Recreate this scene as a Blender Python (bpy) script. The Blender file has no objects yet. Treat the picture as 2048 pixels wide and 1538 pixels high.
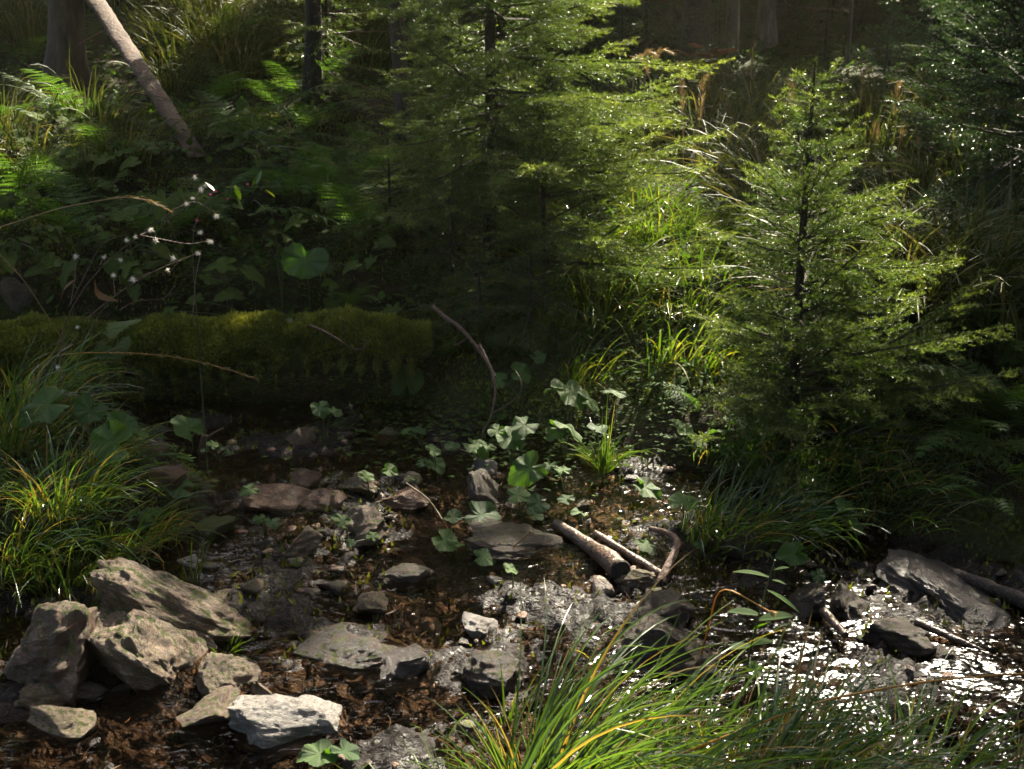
import bpy, bmesh, math, random
import numpy as np
from mathutils import Vector, Matrix
R = math.radians
S = bpy.context.scene
C = S.collection
rng = np.random.default_rng(7)
random.seed(7)

# ------------------------------------------------------------------ camera, sky, sun, exposure
CAM_Z, PITCH, FPX = 1.6, R(15.9), 2412.0
cd = bpy.data.cameras.new('camera'); cam = bpy.data.objects.new('camera', cd); C.objects.link(cam)
cam.location = (0, 0, CAM_Z); cam.rotation_euler = (R(90) - PITCH, 0, 0)
cd.sensor_width = 36; cd.lens = 36 * FPX / 2048; cd.clip_start = 0.05; cd.clip_end = 2000
cd.dof.use_dof = True; cd.dof.focus_distance = 3.9; cd.dof.aperture_fstop = 9.0
S.camera = cam
SUN_EL, SUN_AZ = R(43), R(24)            # azimuth measured to the right of the view direction
W = bpy.data.worlds.new('World'); S.world = W; W.use_nodes = True
wn = W.node_tree.nodes; wl = W.node_tree.links
sky = wn.new('ShaderNodeTexSky'); sky.sky_type = 'NISHITA'; sky.sun_disc = False
sky.air_density = .7; sky.dust_density = 6; sky.ozone_density = .3; sky.sun_elevation = SUN_EL; sky.sun_rotation = SUN_AZ
bg = wn['Background']; wl.new(sky.outputs[0], bg.inputs[0]); bg.inputs[1].default_value = 0.15
sd = np.array([math.sin(SUN_AZ) * math.cos(SUN_EL), math.cos(SUN_AZ) * math.cos(SUN_EL), math.sin(SUN_EL)])
sl = bpy.data.lights.new('sun', 'SUN'); sl.energy = 5.0; sl.angle = R(0.5); sl.color = (1, .90, .72)
so = bpy.data.objects.new('sun', sl); C.objects.link(so); so.location = (6, 12, 14)
so.rotation_euler = Vector(-sd).to_track_quat('-Z', 'Y').to_euler()
S.view_settings.view_transform = 'Standard'; S.view_settings.look = 'None'
S.view_settings.exposure = 2.5; S.view_settings.gamma = 1
S.cycles.max_bounces = 6; S.cycles.diffuse_bounces = 3; S.cycles.glossy_bounces = 2
S.cycles.transmission_bounces = 3; S.cycles.transparent_max_bounces = 8
S.cycles.caustics_reflective = False; S.cycles.caustics_refractive = False
S.cycles.use_denoising = True; S.cycles.use_adaptive_sampling = False
S.cycles.sample_clamp_indirect = 3.0

# ------------------------------------------------------------------ noise
def _h(ix, iy, iz, s):
    n = (ix * 374761393 + iy * 668265263 + iz * 2147483647 + s * 1274126177) & 0xffffffff
    n = ((n ^ (n >> 13)) * 1274126177) & 0xffffffff
    n = ((n ^ (n >> 16)) * 2246822519) & 0xffffffff
    return ((n ^ (n >> 15)) & 0xffff) / 65535.0
def vnoise(p, s=0):
    p = np.asarray(p, float); i = np.floor(p).astype(np.int64); f = p - i; f = f * f * (3 - 2 * f)
    r = 0
    for a in (0, 1):
        for b in (0, 1):
            for c in (0, 1):
                w = (f[..., 0] if a else 1 - f[..., 0]) * (f[..., 1] if b else 1 - f[..., 1]) * (f[..., 2] if c else 1 - f[..., 2])
                r = r + w * _h(i[..., 0] + a, i[..., 1] + b, i[..., 2] + c, s)
    return r * 2 - 1
def fbm(p, o=4, s=0):
    r = 0; a = 1.0
    for k in range(o):
        r = r + a * vnoise(np.asarray(p) * 2.03 ** k + k * 17.3, s + k); a *= .5
    return r
def sst(a, b, x):
    t = np.clip((x - a) / (b - a), 0, 1); return t * t * (3 - 2 * t)

# ------------------------------------------------------------------ terrain
def bank_line(x): return np.interp(x, [-4, -.5, .3, 1.0, 1.6, 3, 8], [4.95, 4.95, 4.65, 4.0, 3.55, 3.3, 3.2])
def near_edge(x): return np.interp(x, [-1.2, -.5, -.05, .25, .7, 1.5, 3], [1.2, 1.6, 2.3, 2.55, 2.55, 2.45, 2.2])
def bed(x, y): return .05 * (np.minimum(y, 7) - 3.4) - .015 * np.clip(x, -4, 4)
def wetness(x, y):
    s = y - bank_line(x)
    return (1 - sst(-.12, .12, s)) * (1 - sst(-.1, .1, near_edge(x) - y)) * (1 - sst(0, .35, leftbank(x, y)) )
def leftbank(x, y):
    d = ((x + 2.0) / .95) ** 2 + ((y - 3.85) / .62) ** 2
    return np.clip(1.15 - d, 0, 1)
def H(x, y, detail=True):
    x = np.asarray(x, float); y = np.asarray(y, float)
    s = y - bank_line(x)
    right = np.interp(s, [-9, 0, .1, .2, 1.3, 2.7, 6, 9, 14, 30, 80, 160], [0, 0, .07, .12, .36, .57, .95, 1.3, 2.4, 5, 9, 13])
    left = np.interp(s, [-9, 0, .22, .5, 1.1, 3.1, 4.6, 7.1, 11, 30, 80, 160], [0, 0, .03, .42, .55, .95, 1.32, 2.1, 3.6, 8, 11, 14])
    wl_ = sst(.15, -.75, x)
    wl2 = np.clip(wl_ * 1.0, 0, 1)
    z = bed(x, y) + left * wl2 + right * (1 - wl2)
    z = z + .20 * sst(-.05, .45, near_edge(x) - y)
    z = z + .20 * sst(0, .6, leftbank(x, y))
    z = z + np.where(y < 0, .04 * (-y), 0)
    if detail:
        p = np.stack([x, y, x * 0], -1)
        bank = sst(.2, 1.2, s)
        z = z + (.034 * fbm(p * 4.0, 4, 3)) * (1 - bank) + bank * (.07 * fbm(p * 1.6, 4, 5) + .02 * fbm(p * 7, 3, 8))
    return z

xs = np.concatenate([-np.geomspace(2.7, 110, 70)[::-1], np.arange(-2.66, 2.67, .014), np.geomspace(2.7, 110, 70)])
ys = np.concatenate([1.72 - np.geomspace(.06, 60, 40)[::-1], np.arange(1.72, 5.6, .014), 5.6 + np.geomspace(.03, 150, 150)])
GX, GY = np.meshgrid(xs, ys); GZ = H(GX, GY)
GW = wetness(GX, GY)
pp = np.stack([GX, GY, GX * 0], -1)
fine = np.exp(-((GY - 3.4) / 2.2) ** 2)
st = fbm(pp * np.array([11, 17, 1]), 4, 21)                       # flaky wet debris
GZ = GZ + fine * GW * (.024 * np.abs(st) + .006 * fbm(pp * 36, 2, 30) - .006)
tq = fbm(pp * np.array([2.6, 4.4, 1]), 3, 61) * 4.5 + pp[..., 0] * 1.5; tf = np.floor(tq); GZ = GZ + fine * GW * .026 * (tf + sst(.72, 1, tq - tf) - tq)   # layered ledges
GZ = GZ + (1 - GW) * np.exp(-((GY - 4) / 3) ** 2) * .012 * fbm(pp * 20, 3, 31)

def Hs(x, y): return float(H(np.array([x]), np.array([y]))[0])
FW = np.array([0, math.cos(PITCH), -math.sin(PITCH)]); UP = np.array([0, math.sin(PITCH), math.cos(PITCH)])
def ray(px, py): return FW + np.array([(px - 1024) / FPX, 0, 0]) + UP * (769 - py) / FPX
def at(px, py, Y):
    d = ray(px, py); return np.array([0, 0, CAM_Z]) + d * (Y / d[1])
def hit(px, py, lift=0.0):
    d = ray(px, py); d = d / d[1]
    Y = np.arange(1.8, 40, .01); P = np.array([0, 0, CAM_Z]) + Y[:, None] * d
    b = np.nonzero(P[:, 2] < H(P[:, 0], P[:, 1]) + lift)[0]
    k = b[0] if len(b) else -1
    return P[k]

# ------------------------------------------------------------------ mesh building
class MB:
    def __init__(s): s.V = []; s.F = []; s.M = []; s.r = []; s.t = []; s.n = 0
    def add(s, V, F, rnd=0., t=0., mat=0):
        V = np.asarray(V, float).reshape(-1, 3); F = np.asarray(F, np.int64)
        s.V.append(V); s.F.append(F + s.n); s.M.append(np.full(len(F), mat)); n = len(V)
        s.r.append(np.broadcast_to(rnd, (n,)).astype(float)); s.t.append(np.broadcast_to(t, (n,)).astype(float)); s.n += n
    def strips(s, P, D, rnd=0., mat=0):
        N, K = P.shape[:2]
        V = np.stack([P - D, P + D], 2).reshape(-1, 3)
        b = (np.arange(N)[:, None] * K + np.arange(K - 1)[None]) * 2
        F = np.stack([b, b + 1, b + 3, b + 2], -1).reshape(-1, 4)
        s.add(V, F, np.repeat(np.broadcast_to(rnd, (N,)), K * 2), np.tile(np.repeat(np.linspace(0, 1, K), 2), N), mat)
    def folded(s, P, D, Nn, rnd=0., mat=0):
        N, K = P.shape[:2]
        V = np.stack([P - D, P - Nn, P + D], 2).reshape(-1, 3)
        b = (np.arange(N)[:, None] * K + np.arange(K - 1)[None]) * 3
        F = np.concatenate([np.stack([b + j, b + j + 1, b + j + 4, b + j + 3], -1).reshape(-1, 4) for j in (0, 1)])
        s.add(V, F, np.repeat(np.broadcast_to(rnd, (N,)), K * 3), np.tile(np.repeat(np.linspace(0, 1, K), 3), N), mat)
    def tris(s, B, T, Wd, rnd=0., t=0., mat=0):
        N = len(B); V = np.stack([B - Wd, B + Wd, T], 1).reshape(-1, 3)
        s.add(V, np.arange(N * 3).reshape(N, 3), np.repeat(np.broadcast_to(rnd, (N,)), 3), np.repeat(np.broadcast_to(t, (N,)), 3), mat)
    def tubes(s, P, Rd, K=6, rnd=0., mat=0, cap=True):
        P = np.asarray(P, float); P = P[None] if P.ndim == 2 else P
        N, L = P.shape[:2]; Rd = np.broadcast_to(Rd, (N, L))
        T = np.gradient(P, axis=1); T /= np.linalg.norm(T, axis=-1, keepdims=True) + 1e-9
        ref = np.where(np.abs(T[:, :1, 2:3]).repeat(1, 1) > .8, np.array([1., .1, 0]), np.array([.05, .1, 1.]))
        a = np.cross(T, np.broadcast_to(ref, T.shape)); a /= np.linalg.norm(a, axis=-1, keepdims=True) + 1e-9
        b = np.cross(T, a); an = np.arange(K) * 2 * math.pi / K
        V = P[:, :, None] + Rd[:, :, None, None] * (a[:, :, None] * np.cos(an)[None, None, :, None] + b[:, :, None] * np.sin(an)[None, None, :, None])
        i = (np.arange(N)[:, None, None] * L + np.arange(L - 1)[None, :, None]) * K; k = np.arange(K)[None, None]; k2 = (k + 1) % K
        F = np.stack([i + k, i + k2, i + K + k2, i + K + k], -1).reshape(-1, 4)
        s.add(V, F, np.repeat(np.broadcast_to(rnd, (N,)), L * K), np.tile(np.repeat(np.linspace(0, 1, L), K), N), mat)
        if cap:
            for e in (0, L - 1):
                cV = V[:, e].reshape(N, K, 3); cc = cV.mean(1, keepdims=True)
                VV = np.concatenate([cV, cc], 1); j = np.arange(N)[:, None] * (K + 1)
                s.add(VV, np.stack([j + k[0], j + k2[0], j + K + 0 * k[0]], -1).reshape(-1, 3), 0., float(e > 0), mat)
    def mesh(s, name, mats, smooth=False):
        V = np.concatenate(s.V); me = bpy.data.meshes.new(name)
        me.vertices.add(len(V)); me.vertices.foreach_set('co', V.astype(np.float32).ravel())
        lv = np.concatenate([f.ravel() for f in s.F]); tot = np.concatenate([np.full(len(f), f.shape[1]) for f in s.F])
        me.loops.add(len(lv)); me.loops.foreach_set('vertex_index', lv.astype(np.int32))
        me.polygons.add(len(tot)); me.polygons.foreach_set('loop_start', np.concatenate([[0], np.cumsum(tot)[:-1]]).astype(np.int32))
        me.polygons.foreach_set('material_index', np.concatenate(s.M).astype(np.int32))
        me.polygons.foreach_set('use_smooth', np.full(len(tot), smooth))
        for nm, d in (('rnd', s.r), ('tt', s.t)):
            A = me.attributes.new(nm, 'FLOAT', 'POINT'); A.data.foreach_set('value', np.concatenate(d).astype(np.float32))
        for m in mats: me.materials.append(m)
        me.update(calc_edges=True)
        return me
def unit(v): v = np.asarray(v, float); return v / (np.linalg.norm(v, axis=-1, keepdims=True) + 1e-9)

def link(name, me, parent=None, loc=None):
    o = bpy.data.objects.new(name, me); C.objects.link(o)
    if parent is not None: o.parent = parent
    if loc is not None: o.location = loc
    return o
def tag(o, label, cat, group=None):
    o['label'] = label; o['category'] = cat
    if group: o['group'] = group
    return o
def thing(name, label, cat, loc=(0, 0, 0), rz=0, group=None):
    o = bpy.data.objects.new(name, None); C.objects.link(o); o.empty_display_size = .1
    o.location = loc; o.rotation_euler = (0, 0, rz); return tag(o, label, cat, group)
def kind(o, k): o['kind'] = k; return o

# ------------------------------------------------------------------ materials
def nodes(name):
    m = bpy.data.materials.new(name); m.use_nodes = True; nt = m.node_tree
    return m, nt, nt.nodes['Principled BSDF'], nt.nodes['Material Output']
def ramp(nt, fac, stops):
    r = nt.nodes.new('ShaderNodeValToRGB'); e = r.color_ramp.elements
    while len(e) < len(stops): e.new(.5)
    for k, (p, c) in enumerate(stops): e[k].position = p; e[k].color = (*c, 1)
    nt.links.new(fac, r.inputs[0]); return r.outputs[0]
def attr(nt, n):
    a = nt.nodes.new('ShaderNodeAttribute'); a.attribute_name = n; return a.outputs['Fac']
def noise(nt, scale, detail=4, rough=.55, vec=None, dist=0, dim='3D'):
    n = nt.nodes.new('ShaderNodeTexNoise'); n.inputs['Scale'].default_value = scale; n.inputs['Detail'].default_value = detail
    n.inputs['Roughness'].default_value = rough; n.inputs['Distortion'].default_value = dist
    if vec is not None: nt.links.new(vec, n.inputs['Vector'])
    return n.outputs['Fac']
def coord(nt, scale=(1, 1, 1), rot=(0, 0, 0), out='Object'):
    t = nt.nodes.new('ShaderNodeTexCoord'); m = nt.nodes.new('ShaderNodeMapping'); nt.links.new(t.outputs[out], m.inputs[0])
    m.inputs['Scale'].default_value = scale; m.inputs['Rotation'].default_value = rot; return m.outputs[0]
def mixc(nt, f, a, b, mode='MIX'):
    x = nt.nodes.new('ShaderNodeMix'); x.data_type = 'RGBA'; x.blend_type = mode
    for s_, v in ((x.inputs[0], f), (x.inputs[6], a), (x.inputs[7], b)):
        if isinstance(v, (int, float)): s_.default_value = v
        elif isinstance(v, tuple): s_.default_value = (*v, 1)
        else: nt.links.new(v, s_)
    return x.outputs[2]
def math_(nt, op, a, b=None):
    x = nt.nodes.new('ShaderNodeMath'); x.operation = op
    for s_, v in zip(x.inputs, (a, b)):
        if v is None: continue
        if isinstance(v, (int, float)): s_.default_value = v
        else: nt.links.new(v, s_)
    return x.outputs[0]
def bump(nt, h, strength, dist, normal=None):
    b = nt.nodes.new('ShaderNodeBump'); b.inputs['Strength'].default_value = strength; b.inputs['Distance'].default_value = dist
    nt.links.new(h, b.inputs['Height'])
    if normal is not None: nt.links.new(normal, b.inputs['Normal'])
    return b.outputs[0]

def leafmat(name, stops, trans=.45, rough=.42, tcol=(1.5, 1.6, .5), spec=.5, vary=.35, nscale=8, bumps=0, veins=False):
    m, nt, p, out = nodes(name)
    col = ramp(nt, attr(nt, 'rnd'), stops)
    v = noise(nt, nscale, 2, vec=coord(nt))
    col = mixc(nt, vary, col, ramp(nt, v, [(.3, (.45, .5, .4)), (.7, (1.3, 1.25, 1.2))]), 'MULTIPLY')
    if veins:                                        # leaf veins radiate along the mesh attribute 'tt'
        vn = ramp(nt, attr(nt, 'tt'), [(.0, (1.3, 1.3, 1.1)), (.12, (1, 1, 1)), (1., (.9, .93, .9))])
        col = mixc(nt, 1.0, col, vn, 'MULTIPLY')
    nt.links.new(col, p.inputs['Base Color']); p.inputs['Roughness'].default_value = rough
    p.inputs['Specular IOR Level'].default_value = spec
    tr = nt.nodes.new('ShaderNodeBsdfTranslucent'); nt.links.new(mixc(nt, 1.0, col, tcol, 'MULTIPLY'), tr.inputs[0])
    mx = nt.nodes.new('ShaderNodeMixShader'); mx.inputs[0].default_value = trans
    nt.links.new(p.outputs[0], mx.inputs[1]); nt.links.new(tr.outputs[0], mx.inputs[2]); nt.links.new(mx.outputs[0], out.inputs[0])
    if bumps:
        h = noise(nt, 60 if not veins else 45, 3, vec=coord(nt))
        if veins: h = math_(nt, 'ADD', h, math_(nt, 'MULTIPLY', attr(nt, 'tt'), 1.2))
        nt.links.new(bump(nt, h, bumps, .004), p.inputs['Normal'])
    return m
def bark(name, c1, c2, scale=14, rough=.85, moss=0., stretch=(1, 1, .3)):
    m, nt, p, out = nodes(name); co = coord(nt, stretch)
    n1 = noise(nt, scale, 6, .65, co, .4); n2 = noise(nt, scale * 5, 3, .6, co)
    col = ramp(nt, n1, [(.3, c1), (.65, c2)])
    col = mixc(nt, .4, col, ramp(nt, n2, [(.35, (.4, .4, .4)), (.65, (1.3, 1.3, 1.3))]), 'MULTIPLY')
    if moss:
        mk = ramp(nt, noise(nt, 5, 4, .6, coord(nt)), [(.62 - moss * .4, (0, 0, 0)), (.72 - moss * .4, (1, 1, 1))])
        col = mixc(nt, mk, col, (.05, .07, .012))
    nt.links.new(col, p.inputs['Base Color']); p.inputs['Roughness'].default_value = rough
    nt.links.new(bump(nt, math_(nt, 'ADD', n1, n2), .9, .012), p.inputs['Normal'])
    return m
def rockmat(name, dark, light, rough=(.45, .8), moss=0., rust=.3, rot=(0, 0, 0), fine=.9, grain=26):
    m, nt, p, out = nodes(name)
    co = coord(nt, (1, 1, 4.5), rot); iso = coord(nt)
    lay = noise(nt, grain, 6, .7, co, .6); big = noise(nt, 5, 4, .6, iso); gr = noise(nt, 130, 2, .6, iso)
    lay2 = noise(nt, 7, 5, .65, co, 1.2)
    col = ramp(nt, math_(nt, 'ADD', math_(nt, 'MULTIPLY', lay, .55), math_(nt, 'MULTIPLY', lay2, .45)), [(.36, tuple(a * .5 for a in dark)), (.44, dark), (.52, tuple((a + b) / 2 for a, b in zip(dark, light))), (.62, light)])
    col = mixc(nt, .5, col, ramp(nt, gr, [(.3, (.35, .35, .35)), (.6, (1.25, 1.25, 1.25))]), 'MULTIPLY')
    rk = math_(nt, 'MULTIPLY', ramp(nt, big, [(.45, (0, 0, 0)), (.65, (1, 1, 1))]), rust)
    col = mixc(nt, rk, col, (.14, .055, .022))
    r_ = nt.nodes.new('ShaderNodeMapRange'); nt.links.new(lay, r_.inputs[0]); r_.inputs[3].default_value = rough[0]; r_.inputs[4].default_value = rough[1]
    rr = r_.outputs[0]
    if moss:
        g = nt.nodes.new('ShaderNodeNewGeometry'); sx = nt.nodes.new('ShaderNodeSeparateXYZ'); nt.links.new(g.outputs['Normal'], sx.inputs[0])
        mm = math_(nt, 'ADD', noise(nt, 6, 5, .65, iso), math_(nt, 'MULTIPLY', sx.outputs[2], .12))
        mk = ramp(nt, mm, [(.72 - moss * .35, (0, 0, 0)), (.78 - moss * .35, (1, 1, 1))])
        col = mixc(nt, mk, col, ramp(nt, gr, [(.3, (.02, .028, .006)), (.7, (.10, .12, .022))])); rr = mixc(nt, mk, rr, (.9, .9, .9))
    nt.links.new(col, p.inputs['Base Color']); nt.links.new(rr, p.inputs['Roughness'])
    b1 = bump(nt, lay2, 1.0, .035); b1 = bump(nt, lay, fine, .016, b1); nt.links.new(bump(nt, gr, .6, .003, b1), p.inputs['Normal'])
    return m

M = {}
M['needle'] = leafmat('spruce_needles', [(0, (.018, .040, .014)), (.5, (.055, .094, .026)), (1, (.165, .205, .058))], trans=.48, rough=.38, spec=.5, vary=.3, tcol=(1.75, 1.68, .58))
M['needle_dark'] = leafmat('shade_spruce_needles', [(0, (.026, .050, .018)), (1, (.07, .11, .034))], trans=.25, rough=.5, vary=.4, nscale=3)  # darker copy of the spruce needles for shadowed trees, shade put into the colour
M['needle_fir'] = leafmat('fir_needles', [(0, (.022, .048, .024)), (1, (.06, .10, .045))], trans=.25, rough=.25, vary=.3)
M['sedge'] = leafmat('sedge_blades', [(0, (.030, .062, .018)), (.5, (.068, .118, .028)), (.8, (.12, .165, .038)), (.88, (.24, .17, .06)), (1, (.20, .12, .05))], trans=.52, rough=.20, spec=.9, vary=.25, tcol=(1.6, 1.65, .45))
M['hillgrass'] = leafmat('hill_grass_blades', [(0, (.032, .048, .014)), (.6, (.065, .082, .026)), (1, (.16, .13, .06))], trans=.3, rough=.55, spec=.22, tcol=(1.3, 1.3, .5))
M['brightgrass'] = leafmat('fresh_grass_blades', [(0, (.03, .06, .012)), (.7, (.075, .12, .02)), (.85, (.11, .14, .03)), (1, (.20, .15, .05))], trans=.38, rough=.26, tcol=(1.6, 1.7, .35))
M['butterbur'] = leafmat('butterbur_leaf', [(0, (.028, .07, .016)), (1, (.075, .14, .026))], trans=.42, rough=.5, spec=.35, vary=.5, nscale=30, bumps=.5, veins=True, tcol=(1.5, 1.7, .4))
M['hillleaf'] = leafmat('hill_leaf', [(0, (.03, .055, .012)), (.9, (.075, .11, .022)), (1, (.16, .15, .03))], trans=.4, rough=.7, spec=.15, vary=.4, nscale=20, bumps=.5, veins=True)
M['fern'] = leafmat('fern_leaf', [(0, (.035, .08, .02)), (1, (.07, .13, .028))], trans=.45, rough=.6, spec=.25)
M['moss'] = leafmat('moss_leaf', [(0, (.034, .042, .009)), (.5, (.10, .118, .02)), (1, (.21, .22, .036))], trans=.3, rough=.65, spec=.2, vary=.5, nscale=6, tcol=(1.4, 1.4, .5))
M['cover'] = leafmat('ground_cover_leaf', [(0, (.022, .048, .010)), (1, (.06, .11, .02))], trans=.4, rough=.75, spec=.12)
M['straw'] = leafmat('dry_straw', [(0, (.20, .14, .06)), (.5, (.32, .24, .12)), (1, (.42, .33, .18))], trans=.3, rough=.5, tcol=(1.3, 1.1, .7))
M['orange_straw'] = leafmat('orange_straw', [(0, (.14, .15, .02)), (.5, (.42, .22, .04)), (1, (.40, .20, .06))], trans=.3, rough=.4, tcol=(1.3, 1.1, .6))
M['fluff'] = leafmat('seed_fluff', [(0, (.62, .60, .55)), (1, (.8, .8, .76))], trans=.5, rough=.6, tcol=(1, 1, 1), vary=.1)
M['drybrown'] = leafmat('dry_brown_leaf', [(0, (.10, .05, .02)), (1, (.22, .12, .05))], trans=.35, rough=.5, tcol=(1.3, 1, .5))
M['litter'] = leafmat('needle_litter', [(0, (.02, .011, .006)), (.6, (.06, .03, .014)), (1, (.19, .11, .06))], trans=.05, rough=.55, spec=.3, vary=.2, tcol=(1, 1, 1))
M['pink'] = leafmat('pink_petal', [(0, (.35, .05, .16)), (1, (.45, .08, .2))], trans=.4, rough=.5, tcol=(1, 1, 1))
M['rust_leaf'] = leafmat('rust_leaf', [(0, (.07, .09, .02)), (.6, (.10, .10, .025)), (1, (.25, .07, .02))], trans=.4, rough=.5, tcol=(1.4, 1.3, .5))
M['stem'] = leafmat('green_stem', [(0, (.05, .07, .02)), (1, (.10, .09, .03))], trans=.05, rough=.5)
M['bark'] = bark('spruce_bark', (.022, .014, .010), (.075, .05, .036), 12)
M['bark_grey'] = bark('grey_bark', (.05, .042, .036), (.16, .135, .115), 10)
M['bark_red'] = bark('red_dead_bark', (.03, .02, .013), (.10, .06, .038), 9)
M['bark_dark'] = bark('dark_bark', (.010, .007, .005), (.04, .026, .018), 14)
M['bark_moss'] = bark('mossy_bark', (.016, .012, .007), (.04, .032, .016), 10, moss=.8)
M['wetwood'] = bark('wet_wood', (.03, .018, .012), (.11, .07, .045), 8, rough=.35, stretch=(1, 1, 1))
M['shoot'] = bark('shoot_bark', (.014, .009, .006), (.06, .038, .024), 30, rough=.8, stretch=(1, 1, 1))
M['twig'] = bark('twig_bark', (.05, .025, .015), (.16, .085, .055), 30, rough=.55, stretch=(1, 1, 1))
M['endgrain'] = bark('dark_end_grain', (.006, .004, .003), (.02, .013, .008), 20)  # cut end coloured near-black, darker than the log's sides
M['rock'] = rockmat('grey_schist', (.07, .050, .034), (.36, .275, .18), moss=.30, rust=.4)
M['rock2'] = rockmat('brown_schist', (.055, .038, .026), (.27, .20, .145), moss=.30, rust=.7, rot=(.5, .3, 0))
M['rock_pale'] = rockmat('pale_schist', (.16, .145, .13), (.50, .47, .43), rough=(.25, .6), rust=.2, rot=(0, 1.2, .2))
M['rock_wet'] = rockmat('wet_schist', (.009, .007, .0055), (.050, .037, .029), rough=(.2, .45), moss=.2, rust=.45, rot=(.2, -.3, 0), fine=1.0)
M['rock_glare'] = rockmat('streaming_wet_schist', (.012, .010, .009), (.06, .05, .045), rough=(.22, .36), rust=.2, rot=(.2, -.3, 0), fine=.7)
M['rock_rust'] = rockmat('rust_schist', (.05, .024, .012), (.20, .105, .06), rough=(.2, .55), rust=.8)
M['rock_moss'] = rockmat('mossy_schist', (.02, .015, .011), (.10, .08, .06), moss=.75, rust=.4)

# ground: wet rusty debris in the stream, dark mossy humus on the banks
def ground_mat():
    m, nt, p, out = nodes('stream_ground'); co = coord(nt); cs = coord(nt, (1, 1.7, 1))
    n1 = noise(nt, 16, 6, .7, cs, .8); n2 = noise(nt, 60, 1.5, .6, cs, .6); n3 = noise(nt, 2.2, 3, .5, co); n4 = noise(nt, 120, 0, .5, co)
    wet = ramp(nt, n1, [(.28, (.006, .005, .004)), (.45, (.015, .010, .007)), (.60, (.028, .018, .012)), (.78, (.050, .042, .036))])
    wet = mixc(nt, 1.0, wet, (.40, .38, .38), 'MULTIPLY'); wet = mixc(nt, .65, wet, ramp(nt, n2, [(.3, (.3, .28, .27)), (.65, (1.2, 1.15, 1.1))]), 'MULTIPLY')
    dry = ramp(nt, n1, [(.3, (.010, .008, .004)), (.5, (.028, .020, .009)), (.7, (.045, .040, .012))])
    mo = ramp(nt, math_(nt, 'ADD', math_(nt, 'MULTIPLY', n3, .7), math_(nt, 'MULTIPLY', n1, .3)), [(.46, (0, 0, 0)), (.56, (1, 1, 1))])
    dry = mixc(nt, mo, dry, ramp(nt, n2, [(.3, (.012, .018, .004)), (.7, (.05, .06, .012))]))
    w = attr(nt, 'wet')
    col = mixc(nt, w, dry, wet); nt.links.new(col, p.inputs['Base Color'])
    rr = ramp(nt, n2, [(.3, (.25, .25, .25)), (.7, (.55, .55, .55))]); rr = mixc(nt, w, (.9, .9, .9), rr)
    nt.links.new(rr, p.inputs['Roughness']); p.inputs['Specular IOR Level'].default_value = .16
    b = bump(nt, n1, 1.0, .022); b = bump(nt, n2, 1.0, .006, b); b = bump(nt, n4, .6, .0015, b)
    nt.links.new(b, p.inputs['Normal'])
    return m
mb = MB(); ny, nx = GX.shape
idx = (np.arange(ny - 1)[:, None] * nx + np.arange(nx - 1)[None])
mb.add(np.stack([GX, GY, GZ], -1), np.stack([idx, idx + 1, idx + nx + 1, idx + nx], -1).reshape(-1, 4))
me = mb.mesh('ground', [ground_mat()], True)
A = me.attributes.new('wet', 'FLOAT', 'POINT'); A.data.foreach_set('value', GW.ravel().astype(np.float32))
kind(link('ground', me), 'structure')

def water_mat():
    m, nt, p, out = nodes('stream_water'); nt.nodes.remove(p)
    n1 = noise(nt, 9, 1.5, .5, coord(nt, (1, 1.7, 1)), .6); n2 = noise(nt, 44, .8, .5, coord(nt, (1, 1.5, 1)), .4)
    b = bump(nt, n1, .9, .016); b = bump(nt, n2, .9, .0032, b)
    g = nt.nodes.new('ShaderNodeBsdfGlossy'); g.inputs['Roughness'].default_value = .10; nt.links.new(b, g.inputs['Normal'])
    t = nt.nodes.new('ShaderNodeBsdfTransparent'); t.inputs[0].default_value = (.70, .55, .42, 1)
    f = nt.nodes.new('ShaderNodeFresnel'); f.inputs[0].default_value = 1.33; nt.links.new(b, f.inputs['Normal'])
    mx = nt.nodes.new('ShaderNodeMixShader'); nt.links.new(f.outputs[0], mx.inputs[0]); nt.links.new(t.outputs[0], mx.inputs[1]); nt.links.new(g.outputs[0], mx.inputs[2])
    nt.links.new(mx.outputs[0], out.inputs[0]); return m
wx = np.arange(-3.2, 6.0, .03); wy = np.arange(1.3, 5.0, .03); WX, WY = np.meshgrid(wx, wy)
WZ = bed(WX, WY) + .009 + .004 * fbm(np.stack([WX, WY, 0 * WX], -1) * 6, 2, 77)
mb = MB(); ny, nx = WX.shape; idx = (np.arange(ny - 1)[:, None] * nx + np.arange(nx - 1)[None])
keep = (wetness(WX, WY)[:-1, :-1] > .02).ravel()
mb.add(np.stack([WX, WY, WZ], -1), np.stack([idx, idx + 1, idx + nx + 1, idx + nx], -1).reshape(-1, 4)[keep])
kind(link('water', mb.mesh('water', [water_mat()], True)), 'structure')

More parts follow.
